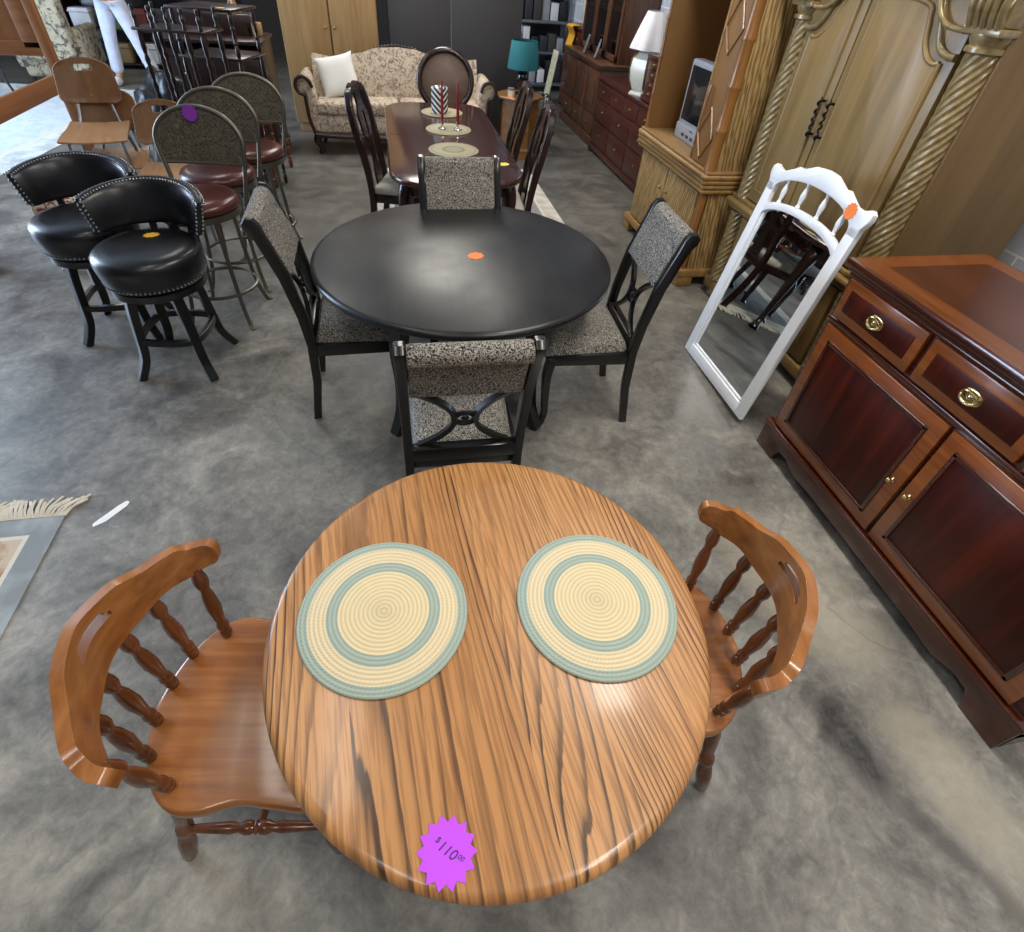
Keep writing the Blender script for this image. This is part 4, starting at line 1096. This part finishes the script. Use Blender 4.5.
dup(vc, (.70, 3.72, .006), R(176), 'dark vase splat chair right of the cherry table, nearer the black table')
dup(vc, (.70, 4.36, .006), R(178), 'dark vase splat chair right of the cherry table, farther from the black table')
def oval_chair():
    t = thing('oval_back_chair', 'dark wood chair with oval taupe leather back at the far head of the cherry table', 'chair', (.55, 5.42, .006), R(-90))
    def P(a, k=1): return Vector((-.20-.05*(1+k*math.sin(a)), .235*k*math.cos(a), .835+.225*k*math.sin(a)))
    m = MB(); m.tube([P(2*PI*i/48) for i in range(48)], .026, 10, True); m.build('oval_frame', M['cherry_v'], t)
    MB().grid(lambda u, v: P(2*PI*v, max(.001, u*.94))+Vector((.035*(1-u*u), 0, 0)), 8, 40, None, .03).build('back_pad', M['taupe'], t, 70)
    for s in (1, -1):
        MB().tube(spline([(-.27, s*.18, 0), (-.21, s*.18, .25), (-.20, s*.17, .45), (-.205, s*.13, .66)], 6), .02, 10).build('rear_post', M['cherry_v'], t)
        MB().tube(spline([(.20, s*.19, 0), (.20, s*.19, .2), (.20, s*.19, .42)], 4), [.015+.0012*i for i in range(9)], 10).build('front_leg', M['cherry_v'], t)
    MB().box(-.22, -.215, .38, .22, .215, .44, .015).build('seat_frame', M['cherry_v'], t)
    MB().box(-.20, -.21, .435, .225, .21, .50, .03, None, 4).build('seat_cushion', M['taupe'], t)
oval_chair()

# ------------------------------------------------------------------ rugs
def rug(name, label, x, y, rz, hx_, hy_, m, fringe_ends, th=.006):
    t = thing(name, label, 'rug', (x, y, 0), rz)
    MB().box(-hx_, -hy_, .0005, hx_, hy_, th, .002).build('pile', m, t)
    for e in fringe_ends:
        mm = MB(); n = int(2*hx_/.008)
        for i in range(n):
            xx = -hx_+.006+i*.008; L = .07+.03*random.random(); dx = .045*math.sin(i*.22)+.05*(random.random()-.35)
            mm.tube(spline([(xx, e*(hy_-.004), .004), (xx+dx*.3, e*(hy_+L*.4), .008+.012*random.random()), (xx+dx, e*(hy_+L), .004)], 3), .0055, 5)
        mm.build('fringe', M['fringe'], t)['kind'] = 'stuff'
    return t
# corner of the fringed rug at the left edge, its long side running away from the camera
rug('fringed_rug', 'grey bordered rug with cream fringe on the bare floor at the left edge', -1.985, .72, R(0), .62, .89, M['rug_a'], [1])
rug('area_rug', 'cream and blue rug under the cherry dining table', .66, 4.70, R(0), .80, 1.15, M['rug_b'], [-1, 1])
rug('pale_area_rug', 'large pale blue rug near the bright opening at the far left', -4.75, 6.9, R(-7), 1.5, 2.5, M['rug_c'], [])
o = MB().prism([(-.055, -.012), (-.02, -.016), (.01, -.008), (.05, .002), (.062, .012), (.058, .022), (.03, .02), (.0, .012), (-.03, .006), (-.052, .0)], .0005, .0015).build('paper_scrap', M['paper'])
o.scale = (1.25, 1.35, 1); o.location = (-1.20, 1.59, 0); o.rotation_euler = (0, 0, R(38)); tag(o, 'torn strip of white paper on the floor near the fringed rug', 'paper')

# ------------------------------------------------------------------ black swivel stools (front = +X)
def bar_stool():
    t = thing('swivel_stool', 'x', 'stool', (0, 0, 0), 0, 'black leather swivel stools')
    MB().lathe([(.0, .455), (.20, .455), (.222, .462), (.232, .50), (.240, .55), (.236, .578), (.215, .595), (.17, .603), (0, .606)], 56).build('seat_cushion', M['black_leather'], t, 60)
    m = MB()
    for k in range(72):
        a = 2*PI*k/72; m.sphere((.226*math.cos(a), .226*math.sin(a), .474), .0055, 6, 4)
    m.build('nail_trim', M['nail'], t)
    MB().lathe([(.20, .415), (.215, .42), (.215, .45), (.20, .456)], 48).build('swivel_ring', M['black_wood'], t)
    for a in (45, 135, 225, 315):
        path = spline([(.145, 0, .425), (.165, 0, .36), (.185, 0, .22), (.205, 0, .10), (.262, 0, 0)], 6)
        m = MB().tube(path, [1.1-.15*i/24 for i in range(len(path))], sq=(.038, .046))
        bmesh.ops.transform(m.bm, matrix=Matrix.Rotation(R(a), 4, 'Z'), verts=m.bm.verts); m.build('leg', M['black_wood'], t, bev=.005)
    m = MB()
    for q in range(4):
        pts = []
        for i in range(9):
            a = R(45+90*q+90*i/8); k = (.190-.035*math.sin(PI*i/8))
            pts.append((k*math.cos(a), k*math.sin(a), .19))
        m.tube(pts, 1, sq=(.026, .03))
    m.build('footrest', M['black_wood'], t, bev=.004)
    # wrap round back, highest in the middle
    def B(a, z, r): return Vector((-r*math.cos(a)+.0, r*math.sin(a), z))
    A = R(72)
    def zr(a): return .612, .735+.065*max(0, math.cos(a*.95))
    sect = [(.004, .03), (0, .12), (-.006, .35), (-.008, .6), (-.004, .85), (.004, .955), (.014, 1), (.032, 1), (.042, .96), (.045, .85), (.044, .5), (.043, .12), (.038, .03), (.030, 0), (.012, 0)]
    b = bmesh.new(); rings = []
    NB = 36
    for i in range(NB+1):
        a = -A+2*A*i/NB; zb, zt = zr(a); end = min(1, min(i, NB-i)/2)
        rings.append([b.verts.new(B(a, zb+(zt-zb)*(.5+(fz-.5)*(.94+.06*end)), .222+.04*fz+(.0225+(dr-.0225)*(.6+.4*end)))) for dr, fz in sect])
    for P_, Q_ in zip(rings, rings[1:]):
        for j in range(len(sect)): b.faces.new((P_[j], P_[(j+1) % len(sect)], Q_[(j+1) % len(sect)], Q_[j]))
    b.faces.new(rings[0]); b.faces.new(rings[-1][::-1]); bmesh.ops.recalc_face_normals(b, faces=b.faces)
    m = MB(); m.merge(b); m.build('backrest', M['black_leather'], t, 60)
    m = MB()
    for k in range(45):
        a = -A+2*A*k/44; zb, zt = zr(a)
        for dr, fz in ((.002, .965), (.044, .955)): m.sphere(B(a, zb+(zt-zb)*fz, .222+.04*fz+dr), .0055, 6, 4)
    for a in (-A, A):
        zb, zt = zr(a)
        for k in range(8):
            fz = .1+.8*k/7
            for dr in (.008, .036): m.sphere(B(a*1.012, zb+(zt-zb)*fz, .222+.04*fz+dr), .0055, 6, 4)
    m.build('nail_trim', M['nail'], t)
    for a in (-38, -13, 13, 38):
        p0 = B(R(a), .455, .205); p1 = B(R(a), .66, .252)
        MB().tube([p0, (p0+p1)/2+Vector((-.008, 0, 0)), p1], 1, sq=(.016, .03)).build('back_slat', M['black_wood'], t)
    return t
bs = bar_stool()
bs.scale = (.97, .97, 1.09); bs.location = (-1.145, 2.65, 0); bs.rotation_euler = (0, 0, R(-96)); bs['label'] = 'black leather swivel stool with an amber price card on its seat'
b2 = dup(bs, (-1.545, 3.03, 0), R(-86), 'black leather swivel stool with bare seat, farther left and behind the other')
price_card('price_card', 'amber price card lying on the seat of the nearer black stool', M['amber'], (-1.14, 2.74, .661), .2, 9, .030, .038, 1.0, .8)

# ------------------------------------------------------------------ metal swivel stools with embossed backs
def metal_stool():
    t = thing('metal_stool', 'x', 'stool', (0, 0, 0), 0, 'metal stools with brown leather seats')
    MB().lathe([(0, .645), (.185, .645), (.205, .657), (.208, .680), (.195, .700), (.15, .713), (0, .719)], 48).build('seat_cushion', M['brown_leather'], t, 60)
    MB().lathe([(.19, .61), (.205, .615), (.205, .645), (.19, .647)], 48).build('seat_ring', M['pewter'], t)
    for a in (45, 135, 225, 315):
        path = spline([(.165, 0, .63), (.175, 0, .40), (.20, 0, .15), (.235, 0, .02), (.265, 0, .006)], 5)
        m = MB().tube(path, .0115, 8); m.sphere((.262, 0, .008), .016, 8, 6, (1, 1, .5))
        bmesh.ops.transform(m.bm, matrix=Matrix.Rotation(R(a), 4, 'Z'), verts=m.bm.verts); m.build('leg', M['pewter'], t)
    MB().tube([(.195*math.cos(2*PI*i/40), .195*math.sin(2*PI*i/40), .20) for i in range(40)], .010, 8, True).build('foot_ring', M['pewter'], t)
    def bp(y, z): return Vector((-.185-.13*(z-.62)-.02*math.cos(y*6), y, z))
    top = [bp(.225*math.cos(R(a)), .90+.165*math.sin(R(a))) for a in range(0, 181, 10)]
    side = [bp(.175, .60), bp(.195, .70), bp(.215, .82)]
    MB().tube(side+top+[Vector((p.x, -p.y, p.z)) for p in reversed(side)], .0125, 10).build('back_hoop', M['pewter'], t)
    def f(u, v):
        z = .80+.263*v
        w = interp([(.80, .205), (.90, .22)], z) if z < .90 else .22*math.sqrt(max(0, 1-((z-.90)/.163)**2))
        p = bp((u-.5)*2*w, z); return p
    MB().grid(f, 20, 20, None, .006).build('embossed_panel', M['emboss'], t, 70)
    MB().tube([bp(y, .80) for y in [-.21+.42*i/10 for i in range(11)]], .009, 8).build('back_crossbar', M['pewter'], t)
    return t
ms = metal_stool()
ms.location = (-1.025, 3.15, 0); ms.rotation_euler = (0, 0, R(-98)); ms['label'] = 'metal stool with embossed oval back wearing a purple price card, nearest the black stools'
dup(ms, (-1.01, 3.60, 0), R(-95), 'middle of the three metal stools with embossed oval backs')
dup(ms, (-.90, 4.06, 0), R(-90), 'metal stool with embossed oval back, nearest the dark desk')
q = price_card('price_card', 'purple price card stuck on the back of the nearest metal stool', M['purple'], (0, 0, 0), 0, 14, .034, .042)
q.matrix_world = Matrix.Translation((-1.025, 3.15, 0)) @ Matrix.Rotation(R(-98), 4, 'Z') @ Matrix.Translation((-.232, -.01, 1.04)) @ Matrix.Rotation(R(83), 4, 'Y')

# ------------------------------------------------------------------ stacked plywood school chairs (front = +X)
def school_chair():
    t = thing('plywood_chair', 'x', 'chair', (0, 0, 0), 0, 'plywood chairs on steel tubes stacked at left')
    def seat(u, v):
        x = -.20+.40*u; y = (v-.5)*.42*(1-.10*(1-u)); 
        return Vector((x, y, .435+.02*(2*u-1)**2*(1 if u < .5 else -.8)+.012*(2*v-1)**2))
    MB().grid(seat, 14, 14, None, .014).build('seat', M['ply_seat'], t, 50, 0, .005)
    def back(u, v):
        w = .20*(1-.12*v)*(1-.25*max(0, (v-.8)/.2)**2)*(1-.25*max(0, (.15-v)/.15)**2)
        y = (u-.5)*2*w
        return Vector((-.235-.07*v+.03*(2*u-1)**2, y, .57+.27*v-.02*(2*u-1)**2*v))
    MB().grid(back, 20, 14, lambda i, j: 7 <= i <= 12 and 10 <= j <= 11, .012).build('backrest', M['ply'], t, 50, 0, .004)
    for y, z in ((0, .77), (0, .62)): MB().sphere((-.222-.07*(z-.57)/.27, y, z), .006, 8, 6).build('rivet', M['brass'], t)
    for s in (1, -1):
        MB().tube(spline([(.20, s*.20, .0), (.17, s*.17, .25), (.15, s*.16, .40), (.10, s*.15, .425), (-.15, s*.14, .425), (-.20, s*.12, .47), (-.26, s*.09, .64), (-.275, s*.08, .72)], 5), .011, 8).build('side_tube', M['steel'], t)
        MB().tube(spline([(-.24, s*.20, 0), (-.18, s*.17, .25), (-.12, s*.15, .415)], 5), .011, 8).build('rear_leg', M['steel'], t)
    return t
sc = school_chair()
sc.location = (-2.03, 4.66, .185); sc.rotation_euler = (0, 0, R(-80)); sc['label'] = 'topmost plywood chair of the stack, its back with a slotted hand hole'
dup(sc, (-1.97, 4.70, .0), R(-80), 'plywood chair at the bottom of the stack under the slotted one')
dup(sc, (-1.53, 4.36, .0), R(-84), 'plywood chair turned aside behind the stack, next to the metal stools')

# ------------------------------------------------------------------ floral footstool behind the black stools
t = thing('upholstered_stool', 'low stool with red and cream floral cushion behind the black swivel stools', 'stool', (-2.00, 3.98, 0), .2)
MB().box(-.22, -.2, .36, .22, .2, .46, .04, None, 4).build('cushion', floral('red_floral', 'cfc4ae', ('8a3a34', '6a5a48'), 18), t)
MB().box(-.2, -.18, .29, .2, .18, .365, .008).build('frame', M['redchest'], t)
for sx in (1, -1):
    for sy in (1, -1):
        MB().tube(spline([(sx*.18, sy*.16, .30), (sx*.20, sy*.175, .2), (sx*.175, sy*.155, .08), (sx*.20, sy*.175, 0)], 5), .022, 10).build('leg', M['redchest'], t)

# ------------------------------------------------------------------ etageres with turned posts
POST = [(.010, 0), (.016, .05), (.018, .2), (.011, .28), (.019, .34), (.011, .40), (.017, .5), (.011, .60), (.019, .66), (.011, .72), (.018, .8), (.016, .95), (.010, 1)]
def etagere(name, label, loc, rz, w, d, zs, finial):
    t = thing(name, label, 'shelf', loc, rz)
    for z in zs:
        MB().box(-w/2, -d/2, z-.018, w/2, d/2, z, .005).build('shelf_board', M['dark_cherry2'], t)
    for sx in (1, -1):
        for sy in (1, -1):
            x, y = sx*(w/2-.03), sy*(d/2-.03); m = MB(); z0 = 0
            for z in zs:
                if z-.018-z0 > .03: m.turned((x, y, z0), (x, y, z-.018), POST, 12)
                z0 = z
            if finial:
                m.lathe([(.014, 0), (.016, .015), (.010, .03), (.017, .055), (.016, .07), (.008, .085), (.014, .105), (.010, .12), (0, .125)], 12, Matrix.Translation((x, y, z0)))
            m.build('post', M['espresso_z'], t)
    if finial:
        for k in (-1, 0, 1):
            m = MB(); m.turned((k*w*.22, -d/2+.03, zs[-2]), (k*w*.22, -d/2+.03, zs[-1]-.018), POST, 12)
            m.lathe([(.014, 0), (.016, .015), (.010, .03), (.017, .055), (.016, .07), (.008, .085), (.014, .105), (.010, .12), (0, .125)], 12, Matrix.Translation((k*w*.22, -d/2+.03, zs[-1])))
            m.build('gallery_spindle', M['espresso_z'], t)
    return t
etagere('spindle_shelf', 'dark tiered shelf on turned spindles with knobbed finials, left of the taller one', (-1.38, 4.95, 0), R(-14), .50, .30, (.22, .70, 1.225), True)
etagere('spindle_shelf', 'taller dark three tier spindle shelf in front of the desk', (-1.23, 5.40, 0), R(-16), .50, .42, (.30, 1.02, 1.32), False)
price_card('price_card', 'pale amber price card on the top board of the taller spindle shelf', M['amber'], (-1.14, 5.25, 1.3205), .4, 8, .026, .032)

# ------------------------------------------------------------------ dark slant desk
def desk():
    X0, X1, Y0, Y1 = -1.95, -1.08, 6.22, 6.86
    t = thing('slant_desk', 'dark wood writing desk with raised gallery behind the spindle shelves', 'desk', ((X0+X1)/2, Y0, 0)); w = (X1-X0)/2
    MB().prism([(0, .06), (0, .92), (.10, .98), (.62, .98), (.62, .06)], -w, w, Matrix(((0, 0, 1, 0), (1, 0, 0, 0), (0, 1, 0, 0), (0, 0, 0, 1))), .004).build('carcass', M['dark_cherry2'], t)
    MB().box(-w-.02, -.02, .97, w+.02, .64, 1.0, .006).build('top', M['dark_cherry2'], t)
    MB().box(-w+.05, .34, 1.0, w-.10, .60, 1.16, .006).build('gallery', M['dark_cherry2'], t)
    MB().box(-w-.012, -.012, 0, w+.012, .63, .08, .006).build('plinth', M['dark_cherry2'], t)
    for z0, z1 in ((.12, .36), (.38, .60), (.62, .86)):
        d = MB().box(-w+.04, -.018, z0, w-.04, .004, z1, .006).build('drawer', M['dark_cherry2'], t)
        for s in (1, -1): MB().sphere((s*.25, -.026, (z0+z1)/2), .013, 8, 6).build('knob', M['gilt'], d)
desk()
o = MB().box(-.06, -.06, 0, .06, .06, .10, .006).build('wooden_box', M['blond']); o.location = (-1.17, 6.62, 1.001); tag(o, 'small blond wooden box on the dark desk beside the gallery', 'box')
t = thing('ornament', 'small pale driftwood ornament standing on the desk gallery', 'ornament', (-1.34, 6.68, 1.161))
m = MB()
for a in range(5):
    m.tube([(.06*math.cos(a*1.256), .06*math.sin(a*1.256), 0), (.01*math.cos(a*1.256), .01*math.sin(a*1.256), .11), (.03*math.cos(a*1.256+.5), .03*math.sin(a*1.256+.5), .17)], .011, 6)
m.build('driftwood', M['ply_seat'], t); MB().sphere((0, 0, .03), .035, 12, 8).build('white_stone', M['porcelain'], t)
# two step wooden stool
def step_stool():
    t = thing('step_table', 'small chestnut two tier table with turned legs beside the dark desk', 'table', (-1.10, 5.72, 0), R(-6))
    MB().box(-.10, -.12, .46, .10, .30, .485, .006).build('upper_top', M['stoolwood'], t)
    MB().box(-.12, -.36, .24, .12, .30, .262, .006).build('lower_top', M['stoolwood'], t)
    for sx in (1, -1):
        for y in (-.09, .27): MB().turned((sx*.08, y, .262), (sx*.08, y, .46), POST, 12).build('upper_post', M['stoolwood'], t)
        for y in (-.33, .27): MB().turned((sx*.10, y, 0), (sx*.10, y, .24), LEG, 12).build('leg', M['stoolwood'], t)
step_stool()
lump('vinyl_bag', (-1.80, 5.62, 0), .30, (.95, .8, 1.6), M['black_bag'], 'large slumped black vinyl bag behind the spindle shelves', 'bag', 9, .22, 2.2)

# ------------------------------------------------------------------ oak bed parts, floral panel
def bed():
    t = thing('bed_frame', 'honey oak bed with panelled headboard and side rail at the upper left', 'bed', (-2.62, 5.75, 0))
    for x in (0, -1.5): MB().box(x-.035, -.035, 0, x+.035, .035, 1.75, .008).build('post', M['headboard'], t)
    MB().box(-1.47, -.016, .92, -.03, .016, 1.7, .004).build('headboard_panel', M['headboard'], t)
    m = MB(); m.box(-1.47, -.03, .90, -.03, .02, 1.0, .008); m.box(-1.47, -.03, 1.62, -.03, .02, 1.72, .008); m.box(-.15, -.03, .95, -.03, .02, 1.70, .008); m.box(-1.47, -.03, .95, -1.35, .02, 1.70, .008); m.box(-.80, -.03, .95, -.70, .02, 1.70, .008)
    m.build('headboard_frame', M['headboard_h'], t)
    MB().box(-.014, -1.9, .66, .014, -.03, .79, .005).build('side_rail', M['headboard_y'], t)
    MB().box(-1.514, -1.9, .66, -1.486, -.03, .79, .005).build('side_rail', M['headboard_y'], t)
    for x in (0, -1.5): MB().box(x-.035, -1.97, 0, x+.035, -1.9, .85, .008).build('foot_post', M['headboard'], t)
    return t
bed()
def floral_chair():
    t = thing('wing_chair', 'beige floral high back armchair turned away behind the oak bed', 'armchair', (-4.27, 9.75, 0), R(90))
    MB().box(-.40, -.36, .10, .30, .36, .44, .05, None, 4).build('seat', M['floralpanel'], t)
    MB().box(-.50, -.36, .30, -.32, .36, 1.55, .06, None, 4).build('backrest', M['floralpanel'], t)
    for s in (1, -1):
        MB().box(-.40, s*.36-.06, .20, .28, s*.36+.06, .66, .05, None, 4).build('arm', M['floralpanel'], t)
        for x in (-.4, .25): MB().lathe([(.018, 0), (.03, .11)], 12, Matrix.Translation((x, s*.3, 0))).build('foot', M['sofa_wood'], t)
floral_chair()
# black curved leg chair by the bed
def wire_chair():
    t = thing('bentwood_chair', 'black bentwood chair seen under the oak headboard at far left', 'chair', (-4.75, 8.75, .006), R(-60))
    MB().lathe([(0, .44), (.19, .44), (.2, .452), (.19, .465), (0, .468)], 32).build('seat', M['black_wood'], t)
    for a in (45, 135, 225, 315):
        m = MB().tube(spline([(.16, 0, .45), (.18, 0, .3), (.185, 0, .15), (.23, 0, 0)], 5), .014, 8)
        bmesh.ops.transform(m.bm, matrix=Matrix.Rotation(R(a), 4, 'Z'), verts=m.bm.verts); m.build('leg', M['black_wood'], t)
    for k in (1, .6):
        MB().tube([(-.17-.12*(z-.44), k*.18*math.cos(a), z) for a, z in [(R(x), .44+.45*math.sin(R(x))*(1 if k == 1 else .8)) for x in range(0, 181, 12)]], .012, 8).build('back_hoop', M['black_wood'], t)
wire_chair()

# ------------------------------------------------------------------ bookcase behind the figure and figure in white jeans
def bookcase():
    t = thing('bookcase', 'dark open bookcase behind the person in white jeans', 'bookcase', (-3.3, 10.9, 0))
    for x in (-1.2, 1.2): MB().box(x-.02, -.2, 0, x+.02, .2, 1.9).build('side', M['dark_cherry2'], t)
    for z in (.08, .5, .92, 1.34, 1.88): MB().box(-1.2, -.2, z-.02, 1.2, .2, z).build('shelf_board', M['dark_cherry2'], t)
    MB().box(-1.2, .18, 0, 1.2, .2, 1.9).build('back_panel', M['dark_cherry2'], t)
bookcase()
bc = ['2f4a86', '8a7a55', 'c9cbd0', '5b6a45', '6a2f2c', '3a3a40']; bn = ['blue', 'khaki', 'white', 'olive', 'maroon', 'dark grey']
for r_, (z, zn) in enumerate(((.08, 'bottom'), (.5, 'second'), (.92, 'third'))):
    for k in range(6):
        key = 'bin_'+bc[(k+r_*2) % 6]
        if key not in M: M[key] = plain(key, bc[(k+r_*2) % 6], .6)
        m = MB(); m.box(0, 0, 0, .26, .26, .2+.1*random.random(), .01); m.box(-.01, -.01, .19, .27, .27, .21, .004)
        o = m.build('storage_bin', M[key]); o.location = (-4.42+k*.38, 10.73, z+.001)
        tag(o, '%s bin on the %s shelf of the dark bookcase, %s' % (bn[(k+r_*2) % 6], zn, ['leftmost', 'second from left', 'third from left', 'third from right', 'second from right', 'rightmost'][k]), 'bin', 'bins in the dark bookcase')

def skin_mesh(verts, edges, radii, name, m, parent, sub=2, root=0):
    me = bpy.data.meshes.new(name); me.from_pydata(verts, edges, []); o = bpy.data.objects.new(name, me); C.objects.link(o)
    if parent: o.parent = parent
    sk = o.modifiers.new('skin', 'SKIN'); sk.use_smooth_shade = True
    if not me.skin_vertices: me.skin_vertices.new()
    for i, r in enumerate(radii):
        d = me.skin_vertices[0].data[i]; d.radius = r if isinstance(r, tuple) else (r, r); d.use_root = (i == root)
    s = o.modifiers.new('sub', 'SUBSURF'); s.levels = sub; s.render_levels = sub
    me.materials.append(m); return o
def person():
    t = thing('person', 'person in white jeans and white shoes standing legs apart by the bookcase', 'person', (-3.42, 9.6, 0), R(0))
    V = [(0, 0, .98), (0, .01, 1.12), (0, .0, 1.30), (0, -.01, 1.46), (0, -.02, 1.54), (0, -.03, 1.60), (0, -.035, 1.68), (0, -.03, 1.75),
         (-.18, 0, 1.44), (-.25, .03, 1.18), (-.15, -.17, 1.20), (-.08, -.21, 1.22), (.18, 0, 1.44), (.25, .03, 1.18), (.15, -.18, 1.16), (.08, -.22, 1.17),
         (-.09, 0, .90), (-.15, -.01, .50), (-.20, .02, .10), (-.21, -.10, .045), (.09, 0, .90), (.19, -.02, .50), (.28, .01, .10), (.31, -.10, .045)]
    E_ = [(0, 1), (1, 2), (2, 3), (3, 4), (4, 5), (5, 6), (6, 7), (3, 8), (8, 9), (9, 10), (10, 11), (3, 12), (12, 13), (13, 14), (14, 15), (0, 16), (16, 17), (17, 18), (18, 19), (0, 20), (20, 21), (21, 22), (22, 23)]
    r = [(.15, .11), (.13, .10), (.15, .11), (.13, .09), .05, .065, .085, .05, .055, .04, .03, .035, .055, .04, .03, .035, (.095, .10), .065, .045, .045, (.095, .10), .065, .045, .045]
    skin_mesh(V, E_, r, 'body', M['skin'], t)
    leg = [(0, 0, 1.08), (-.09, 0, .88), (-.15, -.01, .50), (-.20, .02, .12), (.09, 0, .88), (.19, -.02, .50), (.28, .01, .12)]
    skin_mesh(leg, [(0, 1), (1, 2), (2, 3), (0, 4), (4, 5), (5, 6)], [(.165, .125), (.11, .115), .083, .082, (.11, .115), .083, .082], 'jeans', M['denim'], t)
    sh = [(0, 0, 1.05), (0, .01, 1.14), (0, 0, 1.32), (0, -.005, 1.46), (-.18, 0, 1.445), (-.225, 0, 1.23), (.18, 0, 1.445), (.225, 0, 1.23)]
    skin_mesh(sh, [(0, 1), (1, 2), (2, 3), (3, 4), (4, 5), (3, 6), (6, 7)], [(.17, .13), (.15, .12), (.17, .13), (.145, .10), .07, .06, .07, .06], 'shirt', M['shirt'], t)
    MB().sphere((0, -.015, 1.72), .10, 16, 12, (.9, 1.05, 1.0)).build('hair', M['hair'], t)
    for x, y in ((-.21, -.08), (.31, -.08)):
        MB().sphere((x, y, .05), .1, 16, 10, (.52, 1.35, .6)).build('shoe', M['shoe'], t)
person()

# ------------------------------------------------------------------ camera
f_px, pitch, roll, H, cx, cy, az = 535.156, .726, .081, 1.789, 504.78, 421.9, -.235
ca, sa = math.cos(az), math.sin(az)
def rot(v): return Vector((ca*v[0]-sa*v[1], sa*v[0]+ca*v[1], v[2]))
r0 = Vector((1, 0, 0)); fw = Vector((0, math.cos(pitch), -math.sin(pitch))); u0 = r0.cross(fw)
rr = rot(r0*math.cos(roll)+u0*math.sin(roll)); uu = rot(-r0*math.sin(roll)+u0*math.cos(roll)); ff = rot(fw)
cam = bpy.data.cameras.new('camera'); co = bpy.data.objects.new('camera', cam); C.objects.link(co)
co.matrix_world = Matrix(((rr.x, uu.x, -ff.x, 0), (rr.y, uu.y, -ff.y, 0), (rr.z, uu.z, -ff.z, H), (0, 0, 0, 1)))
cam.sensor_fit = 'HORIZONTAL'; cam.sensor_width = 36; cam.lens = f_px/1024*36
cam.shift_x = (512-cx)/1024; cam.shift_y = -(466-cy)/1024
cam.clip_start = .02
bpy.context.scene.camera = co

# ------------------------------------------------------------------ lights
wd = bpy.data.worlds.new('world'); bpy.context.scene.world = wd; wd.use_nodes = True
bg = wd.node_tree.nodes['Background']; bg.inputs[0].default_value = (.55, .68, .95, 1); bg.inputs[1].default_value = .5
def area(name, loc, sx, sy, power, col=(1, 1, 1), rot=(0, 0, 0)):
    l = bpy.data.lights.new(name, 'AREA'); l.shape = 'RECTANGLE'; l.size = sx; l.size_y = sy; l.energy = power; l.color = col
    o = bpy.data.objects.new(name, l); C.objects.link(o); o.location = loc; o.rotation_euler = rot; return o
warm = (1, .955, .87)
for x, y, p in ((-1.2, -1.2, 24), (1.3, -1.0, 60), (-1.0, 1.2, 18), (1.5, 1.6, 66), (-1.4, 5.2, 18), (1.0, 5.0, 24), (-1.6, 9.5, 18), (1.2, 10.2, 14), (-4.4, 9.0, 30)):
    area('ceiling_tube', (x, y, 3.45), .35, 1.4, p, warm)
area('ceiling_tube', (.45, 7.0, 3.45), 1.0, 2.6, 105, warm)
area('doorway_daylight', (-6.6, 5.6, 1.5), 8.5, 2.6, 1300, (.60, .77, 1), (0, R(-90), 0))
sc_ = bpy.context.scene
sc_.view_settings.view_transform = 'Standard'; sc_.view_settings.look = 'None'; sc_.view_settings.exposure = .0
